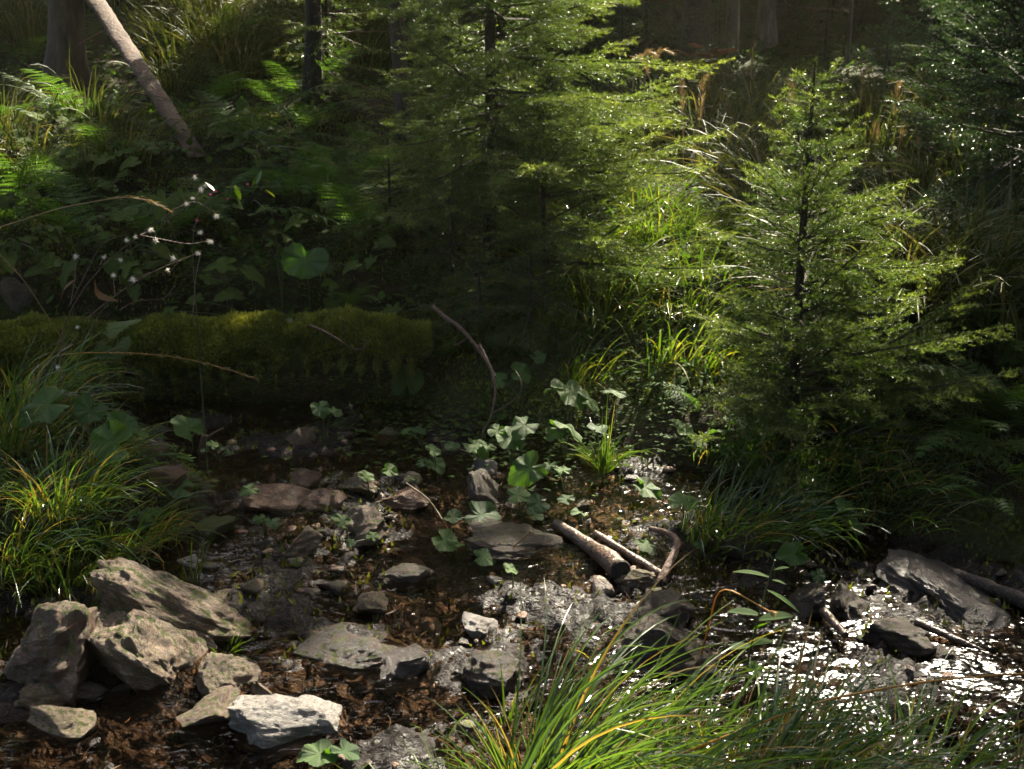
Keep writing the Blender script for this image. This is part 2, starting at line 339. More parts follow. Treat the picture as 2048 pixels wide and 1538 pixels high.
# ------------------------------------------------------------------ rocks
def rock_mesh(seed, sub=4, flat=.5, cuts=11, mat='rock', rough=.12, layer=.065):
    r = np.random.default_rng(seed); bm = bmesh.new(); bmesh.ops.create_icosphere(bm, subdivisions=sub + (1 if sub > 3 else 0), radius=1)
    V = np.array([v.co[:] for v in bm.verts]); F = np.array([[v.index for v in f.verts] for f in bm.faces]); bm.free()
    V = np.sign(V) * np.abs(V) ** .8
    for k in range(cuts):
        n = unit(r.normal(size=3)); d = r.uniform(.38, .8)
        e = V @ n - d; V = np.where(e[:, None] > 0, V - e[:, None] * n * .97, V)
    V = V - (V.max(0) + V.min(0)) / 2; V /= np.abs(V).max(0)
    nr = unit(V); ax = unit(np.array([r.normal() * .35, r.normal() * .35, 1]))
    u = (V @ ax) * 7 + fbm(V * 2, 3, seed) * .8; lay = np.floor(u).astype(np.int64); fr = sst(.0, .35, u - lay)
    h0 = _h(lay - 1, 0 * lay, 0 * lay, seed); h1 = _h(lay, 0 * lay, 0 * lay, seed); hl = h0 * (1 - fr) + h1 * fr - .5
    st_ = V @ ax; sv = V - st_[:, None] * ax + st_[:, None] * ax * 4
    V = V + nr * (rough * fbm(V * 2.6, 5, seed) + layer * hl + .022 * fbm(sv * 6, 3, seed + 4))[:, None]
    b = MB(); b.add(V, F); return b.mesh('rock', [M[mat]], True)
def rock(px, py, w, h, depth, label, mat='rock', seed=None, sub=4, tilt=(0, 0), rz=None, sink=.34, name='rock', group=None, Y=None, cuts=11):
    """w, h: visible width and height in photo pixels, centred on px, py; depth: metres front to back"""
    seed = seed or int(px * 7 + py)
    p = hit(px, py + h * .45) if Y is None else at(px, py + h * .45, Y)
    d = math.sqrt(p[1] ** 2 + (CAM_Z - p[2]) ** 2); mpp = d / FPX
    o = link(name, rock_mesh(seed, sub, mat=mat, cuts=cuts))
    sink = sink + (.05 if h < 62 else 0); hz = max(h * mpp * .62, .012)
    o.scale = (w * mpp / 2 * (1.2 if w > 160 and px < 700 and py > 1100 else 1.05), depth / 2, hz)
    o.location = (p[0], p[1] + depth * .35, p[2] + hz * (1 - 2 * sink) * .6)
    o.rotation_euler = (tilt[0], tilt[1], rz if rz is not None else random.uniform(-.3, .3))
    return tag(o, label, 'rock', group)
ROCKS = [
 (70, 1300, 170, 200, .34, 'jagged brown boulder with a vertical ridge at the left edge of the stream', 'rock2', 11, 5, (.1, -.1), .2),
 (330, 1228, 290, 130, .30, 'large rounded grey slab with a mossy edge, rearmost of the big rocks at lower left', 'rock', 12, 5, (-.1, .42), -.1),
 (290, 1315, 300, 150, .26, 'large tilted grey slab leaning down to the right in front of the rounded slab', 'rock', 13, 5, (.25, .5), -.15),
 (445, 1362, 115, 75, .14, 'small wet grey rock at the right foot of the tilted slab', 'rock', 14, 4, (.2, .3), None),
 (520, 1390, 80, 50, .12, 'small brown rock just above the bright white rock', 'rock2', 15, 4, (0, .2), None),
 (598, 1454, 235, 108, .24, 'bright sunlit white rock with dark layered left side at lower left', 'rock_pale', 16, 5, (.2, .1), .1),
 (415, 1432, 150, 62, .16, 'flaky layered rock left of the bright white rock', 'rock2', 17, 4, (.1, -.2), None),
 (98, 1456, 140, 46, .14, 'flat pale stone in red mud at the bottom left', 'rock', 18, 4, (0, 0), None),
 (68, 1397, 100, 44, .12, 'small flat brown stone at the foot of the jagged boulder', 'rock2', 19, 4, (0, .1), None),
 (165, 1385, 85, 42, .10, 'small wet stone under the tilted slab overhang', 'rock_wet', 20, 4, (0, .1), None),
 (225, 1390, 55, 30, .08, 'smallest wet stone beneath the tilted slab', 'rock_wet', 21, 4, (0, 0), None),
 (690, 1340, 200, 70, .30, 'broad dark flat slab in the stream left of the red pool', 'rock_wet', 22, 5, (.1, -.12), .3),
 (795, 1345, 115, 66, .20, 'glinting wet slab right of the broad dark slab', 'rock_glare', 23, 4, (.17, .03), None),
 (957, 1253, 72, 42, .09, 'pale wedge shaped stone in the middle of the stream', 'rock_pale', 24, 4, (.1, .35), .3),
 (992, 1345, 125, 75, .18, 'dark grey rock left of the large foreground grass tussock', 'rock_wet', 25, 4, (0, -.1), None),
 (1340, 1310, 170, 100, .28, 'large dark rock behind the foreground grass tussock', 'rock_wet', 26, 5, (0, .1), None),
 (1335, 1222, 110, 85, .20, 'dark mossy rock in shade right of the stream glints', 'rock_wet', 27, 4, (0, 0), None),  # dark wet stone colour stands in for the shadow on this rock
 (1025, 1096, 180, 56, .28, 'broad grey flat rock with mossy right half left of the cut log', 'rock_wet', 28, 5, (.05, .12), .2),
 (970, 930, 46, 44, .10, 'small pale sunlit stone standing on the far edge of the stream', 'rock_pale', 29, 4, (.2, .2), None),
 (975, 985, 90, 60, .20, 'dark wet rock below the small pale sunlit stone', 'rock_wet', 30, 4, (.1, .2), None),
 (728, 968, 90, 44, .16, 'low grey striped stone on the upper stream bed', 'rock', 31, 4, (.1, .3), None),
 (715, 1055, 112, 66, .18, 'brown angular block in the middle of the debris fan', 'rock2', 32, 4, (.2, -.1), None),
 (600, 1090, 66, 62, .14, 'small square brown stone left of the angular block', 'rock2', 33, 4, (.2, .1), None),
 (548, 1002, 130, 55, .18, 'pale and rust mottled rock in the upper debris fan', 'rock_rust', 34, 4, (.1, .2), None),
 (598, 874, 62, 40, .14, 'light brown layered stone below the mossy log', 'rock2', 35, 4, (.1, .1), None),
 (768, 870, 48, 32, .12, 'dull brown stone in shade below the broken end of the mossy log', 'rock2', 36, 4, (0, 0), None),
 (297, 900, 56, 44, .12, 'grey stone beside the dark hollow under the mossy log', 'rock', 37, 4, (0, -.4), None),
 (318, 962, 105, 62, .18, 'reddish wet rock below the dark hollow', 'rock_rust', 38, 4, (.1, .1), None),
 (418, 1058, 95, 55, .18, 'moss covered dark rock right of the left grass bank', 'rock_moss', 39, 4, (0, 0), None),
 (375, 1126, 48, 20, .08, 'small pale flat chip of stone behind the big grey slabs', 'rock_pale', 40, 4, (0, .2), None),
 (420, 1212, 52, 50, .10, 'small brown stone behind the rounded grey slab', 'rock2', 41, 4, (0, 0), None),
 (600, 955, 66, 34, .12, 'orange brown stone in the upper debris fan', 'rock_rust', 42, 4, (0, 0), None),
 (645, 1000, 80, 36, .14, 'flat rusty stone between the striped stone and the mottled rock', 'rock_rust', 43, 4, (0, 0), None),
 (800, 1000, 120, 40, .20, 'long low wet brown rock in the middle of the debris fan', 'rock_rust', 44, 4, (0, 0), None),
 (735, 1210, 70, 40, .12, 'small brown stone among wet debris in mid stream', 'rock2', 45, 4, (0, 0), None),
 (860, 1250, 44, 26, .07, 'small pale pebble left of the wedge shaped stone', 'rock_pale', 46, 3, (0, 0), None),
 (820, 1150, 130, 50, .22, 'dark low wet slab below the pair of round leaves', 'rock_wet', 47, 4, (0, 0), None),
 (1275, 1160, 90, 44, .14, 'brown stone behind the end of the cut log', 'rock2', 48, 4, (0, 0), None),
 (1150, 1010, 60, 30, .10, 'grey stone in the sunlit leaves above the cut log', 'rock', 49, 4, (0, 0), None),
 (1945, 1232, 270, 54, .46, 'big glaring wet slab at the right edge of the stream', 'rock_glare', 50, 5, (.16, .03), -.1),
 (1805, 1282, 140, 52, .18, 'dark flat rock in front of the glaring slab', 'rock_wet', 51, 4, (0, .1), None),
 (1712, 1212, 84, 60, .16, 'round dark wet rock left of the glaring slab', 'rock_wet', 52, 4, (0, .2), None),
 (1620, 1205, 80, 62, .16, 'dark purple grey rock behind the jagged leaved plant', 'rock_wet', 53, 4, (0, -.2), None),
 (1495, 1092, 90, 52, .16, 'rounded dark rock under the shaded far bank at right', 'rock_wet', 54, 4, (0, .1), None),
 (1552, 1082, 55, 36, .12, 'small dark rock right of the rounded rock under the bank', 'rock_rust', 55, 4, (0, 0), None),
 (1400, 1335, 90, 70, .16, 'grey rock showing between the two foreground grass clumps', 'rock', 56, 4, (0, 0), None),
 (1895, 1310, 100, 36, .14, 'low wet stone behind the grass at lower right', 'rock_wet', 57, 4, (0, 0), None),
 (28, 575, 90, 70, .18, 'grey stone behind the left end of the mossy log', 'rock', 58, 4, (0, 0), None),
 (500, 1170, 44, 34, .08, 'small grey stone on mud right of the lone grass tuft', 'rock', 59, 3, (0, 0), None),
 (660, 1175, 60, 24, .10, 'thin dark flake of stone in mid stream', 'rock_wet', 60, 3, (0, 0), None),
]
for a in ROCKS:
    rock(*a[:5], a[5], mat=a[6], seed=a[7], sub=a[8], tilt=a[9], rz=a[10])
# loose gravel nobody could count
gv = MB(); tmpl = []
for k in range(5):
    me = rock_mesh(900 + k, 2, mat='rock_wet', rough=.1)
    v = np.zeros(len(me.vertices) * 3); me.vertices.foreach_get('co', v)
    tmpl.append((v.reshape(-1, 3), np.array([p.vertices[:] for p in me.polygons]))); bpy.data.meshes.remove(me)
for k in range(650):
    x = rng.uniform(-2.0, 2.6); y = rng.uniform(1.9, 5.0)
    if wetness(x, y) < .6: continue
    sc = rng.gamma(2, .007) + .005; v, f = tmpl[k % 5]; a = rng.uniform(0, 6.28); ca, sa = math.cos(a), math.sin(a)
    v = v * np.array([sc, sc * rng.uniform(.5, 1), sc * rng.uniform(.25, .6)]); v = v @ np.array([[ca, sa, 0], [-sa, ca, 0], [0, 0, 1]])
    gv.add(v + np.array([x, y, Hs(x, y) + .004]), f, rng.random(), 0, 0 if rng.random() < .6 else (1 if rng.random() < .5 else 2))
kind(link('gravel', gv.mesh('gravel', [M['rock_wet'], M['rock_rust'], M['rock2']], True)), 'stuff')

# ------------------------------------------------------------------ logs, sticks and twigs
def smooth_path(pts, n=14):
    pts = np.asarray(pts, float); d = np.r_[0, np.cumsum(np.linalg.norm(np.diff(pts, axis=0), axis=1))]; t = np.linspace(0, d[-1], n)
    q = np.stack([np.interp(t, d, pts[:, i]) for i in range(3)], 1)
    for _ in range(2 if n > 6 else 0): q[1:-1] = (q[:-2] + 2 * q[1:-1] + q[2:]) / 4
    return q
def stick(name, label, pts, r0, r1, mat='twig', n=14, K=8, wob=.15, cat='stick', group=None, end=None, branch=(), seed=0):
    q = smooth_path(pts, n); L = np.linalg.norm(q[-1] - q[0]); q[1:-1] += wob * .1 * L * np.stack([vnoise(q[1:-1] * 9 / max(L, .1) + 5 * i, seed + i) for i in range(3)], 1) * .3
    b = MB(); rr = np.linspace(r0, r1, n) * (1 + .16 * vnoise(q * 40, seed)); b.tubes(q, rr, K)
    for bp, br0, br1 in branch:
        b.tubes(smooth_path(bp, 8), np.linspace(br0, br1, 8), 6)
    org = q[0].copy()
    for k in range(len(b.V)): b.V[k] = b.V[k] - org
    if end is None:
        return tag(link(name, b.mesh(name, [M[mat]], True), None, org), label, cat, group)
    t = thing(name, label, cat, org, 0, group); link('trunk', b.mesh('trunk', [M[mat]], True), t)
    e = MB(); tdir = unit(q[-1] - q[-2]); pts2 = np.stack([q[-1] + tdir * .001, q[-1] + tdir * .006]) - org
    e.tubes(pts2, [r1 * .95, r1 * .85], 14); link('cut_end', e.mesh('cut_end', [M[end]], True), t)
    return t
Hh = lambda px, py, l=.0: hit(px, py) + np.array([0, 0, l])
stick('cut_log', 'short weathered cut log lying towards the viewer in the sunlit stream', [Hh(1112, 1062, .03), Hh(1180, 1112, .035), Hh(1240, 1168, .045)], .015, .036, 'wetwood', 16, 14, .3, 'log', end='endgrain')
stick('stick', 'straight pale stick lying right of the cut log', [Hh(1190, 1078, .02), Hh(1332, 1168, .02)], .012, .014, 'wetwood', seed=4)
stick('stick', 'bent brown branch propped at the right of the cut log', [Hh(1300, 1085, .05), Hh(1340, 1100, .06), Hh(1358, 1125, .07), Hh(1320, 1175, .02)], .009, .015, 'twig', n=16, wob=0)
stick('log', 'dark wet log along the foot of the right bank', [Hh(1870, 1145, .02), Hh(1960, 1180, .02), Hh(2110, 1240, .02)], .018, .028, 'bark_dark', cat='log', seed=6)
stick('stick', 'dark stick lying in the glinting water at right', [Hh(1828, 1262, .03), Hh(1985, 1325, .02)], .012, .008, 'wetwood', seed=8)
stick('stick', 'dark forked stick among wet rocks left of the glaring slab', [Hh(1640, 1235, .03), Hh(1690, 1290, .03)], .014, .010, 'wetwood', seed=9)
stick('stub', 'short upright brown broken stub below the mossy log', [hit(402, 912), hit(402, 912) + np.array([.02, .0, .085])], .016, .012, 'twig', n=5, branch=[([hit(402, 912) + np.array([.015, 0, .06]), hit(402, 912) + np.array([.05, 0, .09]), hit(402, 912) + np.array([.09, .01, .11])], .006, .003)])
stick('straw_stalk', 'thin dry straw leaning over the middle of the debris fan', [at(812, 966, 3.95), at(862, 1000, 3.9), hit(895, 1058)], .0025, .003, 'straw', n=8, cat='straw')
stick('straw_stalk', 'thin straw sticking up beside the broad flat rock', [at(1062, 1062, 3.55), hit(998, 1120)], .0022, .003, 'straw', n=6, cat='straw')
p0 = at(865, 612, 4.9)
stick('dead_twig', 'forked reddish dead twig arching down from the mossy bank', [p0, at(940, 672, 4.75), at(985, 740, 4.65), at(992, 772, 4.6), at(985, 832, 4.55), hit(955, 890)], .009, .004, 'twig', n=22, wob=.3,
      branch=[([at(960, 690, 4.72), at(978, 725, 4.6), at(990, 752, 4.5)], .006, .004), ([at(985, 826, 4.55), at(1035, 800, 4.5), at(1052, 768, 4.5), at(1030, 740, 4.55)], .004, .002), ([at(940, 672, 4.75), at(900, 700, 4.8), at(930, 640, 4.8)], .004, .002)])
stick('dead_twig', 'thin curved dead twig hanging on the front of the mossy log', [at(620, 650, 4.82), at(660, 668, 4.78), at(700, 695, 4.76), at(725, 705, 4.76), at(735, 680, 4.78)], .005, .002, 'twig', n=16)
stick('dead_twig', 'reddish broken twig on the shaded left grass bank', [at(120, 790, 4.3), at(180, 840, 4.25), hit(215, 900)], .006, .005, 'twig')
stick('dead_twig', 'dead forked twig lying on the hillside left of the thin trunk', [at(560, 300, 7.6), at(600, 290, 7.5), at(640, 315, 7.4)], .012, .006, 'twig', branch=[([at(575, 296, 7.55), at(585, 260, 7.5), at(570, 235, 7.5)], .008, .004)])

# ---------- mossy logs: bark cylinder + moss cushion made of leaflets
def moss_tufts(b, P, N, size, rnd, mat, up=.5):
    n = len(P); d = unit(N + rng.normal(0, .6, (n, 3)) + np.array([0, 0, up])); w = unit(np.cross(d, rng.normal(size=(n, 3))))
    sz = size * rng.uniform(.6, 1.4, (n, 1)); b.tris(P - d * sz * .2, P + d * sz, w * sz * .35, rnd, 0, mat)
def mossy_log(name, label, pts, r, n_moss, hang=0, mat='bark_moss', size=.012, top_bias=.2, seed=0, moss_r=.018, rnd0=.5):
    q = smooth_path(pts, 40); org = q[len(q) // 2].copy(); q = q - org
    T = unit(np.gradient(q, axis=0)); ref = np.array([0, 0, 1.]); a = unit(np.cross(T, ref)); u = np.cross(a, T); u *= np.sign(u[:, 2:3]) + 1e-9; u = unit(u)
    t = thing(name, label, 'log', org)
    K = 40; an = np.arange(K) * 2 * math.pi / K
    dirs = a[:, None] * np.cos(an)[None, :, None] + u[:, None] * np.sin(an)[None, :, None]
    rad = r * (1 + .26 * fbm((q[:, None] + dirs * r) * 5 + seed, 3, seed))
    e = np.linspace(0, 1, 40); rad = rad * (1 - .45 * sst(.80, 1, e) ** 1.3)[:, None]
    V = q[:, None] + dirs * rad[..., None]; i = np.arange(39)[:, None] * K; k = np.arange(K)[None]; k2 = (k + 1) % K
    b = MB(); b.add(V, np.stack([i + k, i + k2, i + K + k2, i + K + k], -1).reshape(-1, 4))
    for ee in (0, 39):
        b.add(np.concatenate([V[ee], q[ee][None] + T[ee] * (.02 if ee else -.02)]), np.stack([np.arange(K), (np.arange(K) + 1) % K, np.full(K, K)], -1))
    link('trunk', b.mesh('trunk', [M[mat]], True), t)
    mo = MB(); ti = rng.random(n_moss); th = rng.uniform(-.4, math.pi + .4, n_moss); ii = (ti * 38.99).astype(int); f = ti * 38.99 - ii
    ctr = q[ii] * (1 - f[:, None]) + q[ii + 1] * f[:, None]; dd = a[ii] * np.cos(th)[:, None] + u[ii] * np.sin(th)[:, None]
    cl = fbm((ctr + dd * r) * 9, 3, 5 + seed); keep = cl + np.sin(th) * top_bias > -.45
    rr = r * (1 + .26 * fbm((ctr + dd * r) * 5 + seed, 3, seed)) * (1 - .45 * sst(.80, 1, ti) ** 1.3) + rng.uniform(0, 1, n_moss) * moss_r * np.clip(1 + cl * 1.6, .1, 3)
    P = ctr + dd * rr[:, None]
    moss_tufts(mo, P[keep], dd[keep], size, np.clip(rnd0 + cl[keep] * .5 + rng.normal(0, .18, keep.sum()), 0, 1), 0)
    if hang:                                         # moss fringes hanging from the front lower side
        for k in range(hang):
            t0 = rng.random(); i0 = int(t0 * 38.9); base = q[i0] - np.array([0, r * rng.uniform(.55, 1.05), r * rng.uniform(.2, .7)]); L = rng.gamma(2.2, .028) * (1.3 if t0 < .6 else .7); m_ = 60
            s = rng.random(m_) ** 1.2; P = base + np.stack([rng.normal(0, .014, m_) * (1 - s), rng.normal(0, .012, m_), -s * L], -1)
            moss_tufts(mo, P, np.tile([0, -.6, -.8], (m_, 1)), size * .9, np.clip(rng.normal(rnd0 - .1, .2, m_), 0, 1), 0, 0)
    link('moss', mo.mesh('moss', [M['moss']]), t)
    return t
mossy_log('mossy_log', 'thick moss covered fallen log spanning the left bank above a dark hollow', [at(-420, 690, 5.05), at(-100, 705, 5.0), at(180, 692, 4.92), at(430, 700, 4.97), at(640, 680, 4.93), at(860, 690, 4.97)], .112, 85000, 340, seed=1, rnd0=.62)
mossy_log('mossy_log', 'shaded mossy log continuing behind the broken end under the young spruce', [at(800, 660, 5.35), at(980, 665, 5.3), at(1160, 690, 5.2)], .09, 14000, 30, seed=2, rnd0=.35)
mossy_log('mossy_log', 'thin mossy stem lying diagonally among broad leaves above the log', [at(400, 420, 6.3), at(480, 500, 5.9), at(590, 610, 5.5)], .055, 12000, 0, seed=3, rnd0=.45)
mossy_log('mossy_log', 'moss capped cut log lying beyond the right spruce', [at(1740, 455, 6.7), at(1860, 440, 6.6), at(1985, 438, 6.5)], .14, 16000, 30, seed=4, rnd0=.75)
mossy_log('mossy_log', 'dim mossy log high on the left slope behind the dark trunk', [at(-60, 75, 10.5), at(60, 100, 10.3), at(150, 110, 10.2)], .13, 6000, 0, seed=5, size=.03)
mossy_log('mossy_log', 'low mossy log on the slope right of the leaning trunk', [at(330, 115, 10.2), at(480, 130, 10.0), at(600, 140, 9.9)], .12, 6000, 0, seed=6, size=.03)

# ------------------------------------------------------------------ gaps cut through the canopy so sun lands on chosen spots
GAPS = [(at(1130, 60, 6.0), .60), (at(1000, 20, 6.0), .5), (at(1190, 190, 6.0), .4), (at(1250, 320, 6.0), .46), (at(890, 150, 6.0), .55), (at(800, 150, 6.0), .25), (at(850, 420, 5.6), .16), (at(1080, 240, 5.9), .3), (at(1330, 350, 5.9), .25),
        (at(1740, 400, 4.3), .32), (at(1790, 600, 4.3), .30), (at(1830, 700, 4.2), .09), (at(1500, 420, 4.3), .20), (at(1640, 250, 4.3), .16), (at(1440, 560, 4.6), .16),
        (hit(1310, 450), .34), (hit(1210, 545), .20), (hit(1360, 580), .16),
        (hit(1130, 790), .16), (hit(1220, 880), .26), (hit(1200, 960), .24), (hit(1330, 890), .20), (hit(1040, 880), .12), (hit(970, 930), .10), (hit(1470, 850), .08), (hit(1300, 1000), .16),
        (hit(1200, 1050), .15), (hit(1120, 1190), .17), (hit(1010, 1240), .18), (hit(1230, 1210), .12), (hit(1190, 1110), .14), (hit(890, 1270), .10), (hit(800, 1330), .10),
        (at(1200, 1380, 2.5), .42), (at(1060, 1430, 2.45), .26), (at(1380, 1400, 2.5), .28), (at(1250, 1300, 2.6), .2), (at(1800, 1450, 2.5), .12), (at(2000, 1450, 2.5), .11),
        (hit(620, 1440), .17), (hit(350, 1450), .15), (hit(110, 1450), .13), (hit(520, 1500), .08), (hit(100, 1250), .13), (hit(300, 1330), .14), (hit(400, 1230), .14),
        (hit(1900, 1220), .22), (hit(1760, 1320), .12), (hit(1960, 1380), .14), (hit(1660, 1270), .10),
        (hit(150, 950), .08), (at(110, 1000, 3.5), .07), (at(20, 1200, 3.2), .07), (at(380, 430, 3.9), .24),
        (at(1950, 240, 6.1), .5), (at(640, 60, 8.2), .30), (at(1420, 150, 9.5), .18), (at(1860, 450, 6.6), .10), (at(1270, 150, 8.5), .28),
        (at(480, 10, 10.5), .25), (at(1380, 230, 7.6), .22), (at(1790, 260, 7.6), .18), (at(1590, 200, 7.9), .16), (at(1690, 200, 9.2), .18), (at(1480, 60, 12.0), .45), (at(1610, 130, 10.8), .28), (at(1740, 130, 11.5), .35), (at(1300, 70, 11.0), .3), (at(300, 640, 4.95), .06), (at(560, 648, 4.95), .08), (at(120, 650, 4.95), .07), (at(730, 650, 4.95), .05), (np.array([-3.7, 5.2, .5]), 1.1), (np.array([-4.7, 7.0, 1.0]), .7), (np.array([-2.4, 13.6, 2.5]), .7), (np.array([-5.4, 13.4, 2.7]), .5)]  # last openings lie out of frame, added for warm bounce and lit haze
GC = np.array([g[0] for g in GAPS]); GR = np.array([g[1] for g in GAPS])
def sunlit_keep(P, k=1.0):
    keep = np.ones(len(P), bool); j = .22 * vnoise(P * 3.1, 91) + rng.normal(0, .08, len(P))
    for c, r in zip(GC, GR):
        v = P - c; al = v @ sd; pe = np.linalg.norm(v - al[:, None] * sd, axis=1)
        keep &= ~((al > 1.0) & (pe < r * k * (1.0 + j) + .06))
    return keep

# ------------------------------------------------------------------ spruces
def spruce_parts(h, r0, Rad, z0, seed, whorl=.11, per=(4, 6), nl=.014, nw=.0018, sp=.0035, tw=.03, sub=True, el=(-8, 48), power=.8, asym=None, lean=(0, 0), bright=.5, mat='needle', tri_up=.35, wood=True, fullmax=.3):
    r = np.random.default_rng(seed)
    zz = np.linspace(0, h, 24); tp = np.stack([lean[0] * zz + .012 * h * vnoise(np.stack([zz * 1.3, zz * 0, zz * 0 + seed], -1), 1) * (zz > .1), lean[1] * zz + 0 * zz, zz], -1)
    tb = MB(); tb.tubes(tp, r0 * (1 - zz / h) ** .8 + .003, 10)
    A, B, Q, Wd = [], [], [], MB()
    bz = []; z = z0
    while z < h - .03 - .04 * h: bz.append(z); z += whorl * r.uniform(.7, 1.3) * (.62 + .75 * z / h)
    for z in bz:
        t = (z - z0) / (h - z0); a0 = r.uniform(0, 6.28); n = r.integers(per[0], per[1] + 1)
        c = np.array([np.interp(z, zz, tp[:, k]) for k in range(3)])
        for j in range(n):
            az = a0 + j * 6.283 / n + r.normal(0, .2); zj = c + np.array([0, 0, r.uniform(-.3, .3) * whorl])
            L = (Rad * (1 - t) ** power + .035) * r.uniform(.62, 1.12)
            if asym is not None: L *= asym(az, t)
            e = R(el[0] + (el[1] - el[0]) * t + r.normal(0, 11)); hd = np.array([math.cos(az), math.sin(az), 0])
            s = np.linspace(0, 1, 9); P = zj + hd * (L * s * math.cos(e))[:, None] + np.array([0, 0, 1]) * (L * (s * math.sin(e) - .22 * (1 - t) * s * (1 - s * .85)))[:, None]
            P[1:] += np.cumsum(r.normal(0, .012 * L, (8, 3)), 0)
            if wood: Wd.tubes(P, np.linspace(max(.0022, .011 * L), .0012, 9), 5, 0, 1, cap=False)
            tan = unit(np.gradient(P, axis=0)); sg = P[3:]
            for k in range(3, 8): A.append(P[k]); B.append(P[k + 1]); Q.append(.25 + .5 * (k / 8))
            m = max(3, int(L * .88 / tw))
            for q in np.linspace(.1, .98, m):
                k = min(int(q * 8), 7); f = q * 8 - k; p = P[k] * (1 - f) + P[k + 1] * f; tg = tan[k]; sidev = unit(np.cross(tg, [0, 0, 1.]))
                for sgn in (-1, 1):
                    if r.random() < .1: continue
                    l = min((.42 * L * (1 - q) + .045) * r.uniform(.6, 1.15), fullmax); d = unit(tg * r.uniform(.5, .95) + sidev * sgn * r.uniform(.6, .9) + np.array([0, 0, r.normal(-.02, .16)]))
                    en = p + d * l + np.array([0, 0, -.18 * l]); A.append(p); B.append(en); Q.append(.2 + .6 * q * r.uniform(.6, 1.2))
                    if sub and l > .07:
                        for q2 in np.arange(.25, .95, .03 / l * (tw / .03)):
                            for s2 in (-1, 1):
                                if r.random() < .25: continue
                                l2 = (.4 * l * (1 - q2) + .028) * r.uniform(.6, 1.1); sd2 = unit(np.cross(d, [0, 0, 1.]))
                                d2 = unit(d * .8 + sd2 * s2 * .65 + np.array([0, 0, r.normal(0, .15)])); pp_ = p + (en - p) * q2
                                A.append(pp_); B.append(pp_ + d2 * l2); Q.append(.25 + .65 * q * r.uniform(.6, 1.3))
    A.append(tp[-3]); B.append(tp[-1] + [0, 0, .02]); Q.append(.6)
    A = np.array(A); B = np.array(B); Q = np.array(Q); Ls = np.linalg.norm(B - A, axis=1); D = (B - A) / Ls[:, None]
    if wood:
        Wd.tris(A, B, unit(np.cross(D, r.normal(size=D.shape))) * .0012, 0, 0, 1)
    cnt = np.maximum(2, (Ls / sp).astype(int)); ix = np.repeat(np.arange(len(A)), cnt); n = len(ix)
    u = r.random(n); pos = A[ix] + D[ix] * (Ls[ix] * u)[:, None]; rd = r.normal(size=(n, 3)); rd -= (rd * D[ix]).sum(1, keepdims=True) * D[ix]; rd = unit(rd); rd[:, 2] += tri_up
    dn = unit(D[ix] * .65 + rd * .8); ln = nl * r.uniform(.75, 1.25, n) * (1 - .35 * u ** 4)
    wv = unit(np.cross(dn, r.normal(size=(n, 3)))) * nw * .5
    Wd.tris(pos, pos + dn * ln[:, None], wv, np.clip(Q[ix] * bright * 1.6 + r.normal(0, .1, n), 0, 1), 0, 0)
    return tb, Wd
def place_tree(name, label, base, parts, matn, barkn, cat='tree', group=None, rz=0, sc=1):
    t = thing(name, label, cat, base, rz, group); t.scale = (sc,) * 3
    link('trunk', parts[0] if not isinstance(parts[0], MB) else parts[0].mesh('trunk', [M[barkn]], True), t)
    link('crown', parts[1] if not isinstance(parts[1], MB) else parts[1].mesh('crown', [M[matn], M['shoot']]), t)
    return t
b6 = hit(1580, 905); b6[2] -= .03
p6 = spruce_parts(1.42, .020, .70, .14, 61, whorl=.080, per=(5, 6), sp=.0022, nw=.0022, tw=.029, asym=lambda az, t: (1.12 if math.cos(az) > .3 else .78), lean=(-.004, -.02), bright=.60, power=.78, el=(6, 46))  # bright lifts the lighter new-growth tips further, painting in sunlit highlights
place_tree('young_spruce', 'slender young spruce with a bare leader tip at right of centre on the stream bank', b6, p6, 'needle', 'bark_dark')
b5 = np.array([-.085, 6.0, Hs(-.085, 6.0) - .05])
p5 = spruce_parts(3.0, .034, 1.06, .40, 51, whorl=.135, per=(6, 8), sp=.0032, nw=.0028, nl=.016, tw=.036, asym=lambda az, t: (1.1 if math.cos(az) > .2 else (.74 if t < .4 else .52)), bright=.62, el=(-4, 40), power=.5)
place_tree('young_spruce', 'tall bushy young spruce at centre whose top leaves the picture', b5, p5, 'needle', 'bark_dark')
bs = at(1090, 470, 5.45); bs[2] = Hs(bs[0], bs[1]) - .03
ps = spruce_parts(1.02, .012, .50, .16, 52, whorl=.085, per=(5, 6), sp=.0034, nw=.0028, tw=.032, asym=lambda az, t: (1.75 if math.cos(az) > .3 else .9), bright=.55, el=(4, 35), power=.7)
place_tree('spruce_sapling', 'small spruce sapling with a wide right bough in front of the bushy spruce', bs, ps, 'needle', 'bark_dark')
# drooping low boughs of seedlings under the bushy spruce
for (px, py, Y, h, sd_, lb) in [(905, 520, 5.6, .55, 53, 'low shaded spruce seedling left under the bushy spruce'), (960, 640, 5.25, .30, 54, 'drooping spruce seedling above the forked dead twig'), (1060, 650, 5.2, .34, 55, 'dark spruce seedling over the end of the shaded mossy log'), (780, 480, 5.9, .5, 56, 'dim spruce seedling left of the bushy spruce trunk')]:
    b = at(px, py, Y); b[2] = Hs(b[0], b[1]) - .02 if py < 600 else b[2]
    place_tree('spruce_seedling', lb, b, spruce_parts(h, .008, .42, .06, sd_, whorl=.08, per=(4, 5), sp=.005, nw=.0024, tw=.04, el=(-10, 30), bright=.45), 'needle', 'bark_dark')
b7 = np.array([2.72, 6.1, Hs(2.72, 6.1) - .05])
p7 = spruce_parts(2.3, .05, 1.3, .5, 71, whorl=.15, per=(6, 8), sp=.0046, nw=.0038, nl=.02, tw=.045, bright=.5, el=(15, 55), power=.42, mat='needle_fir')
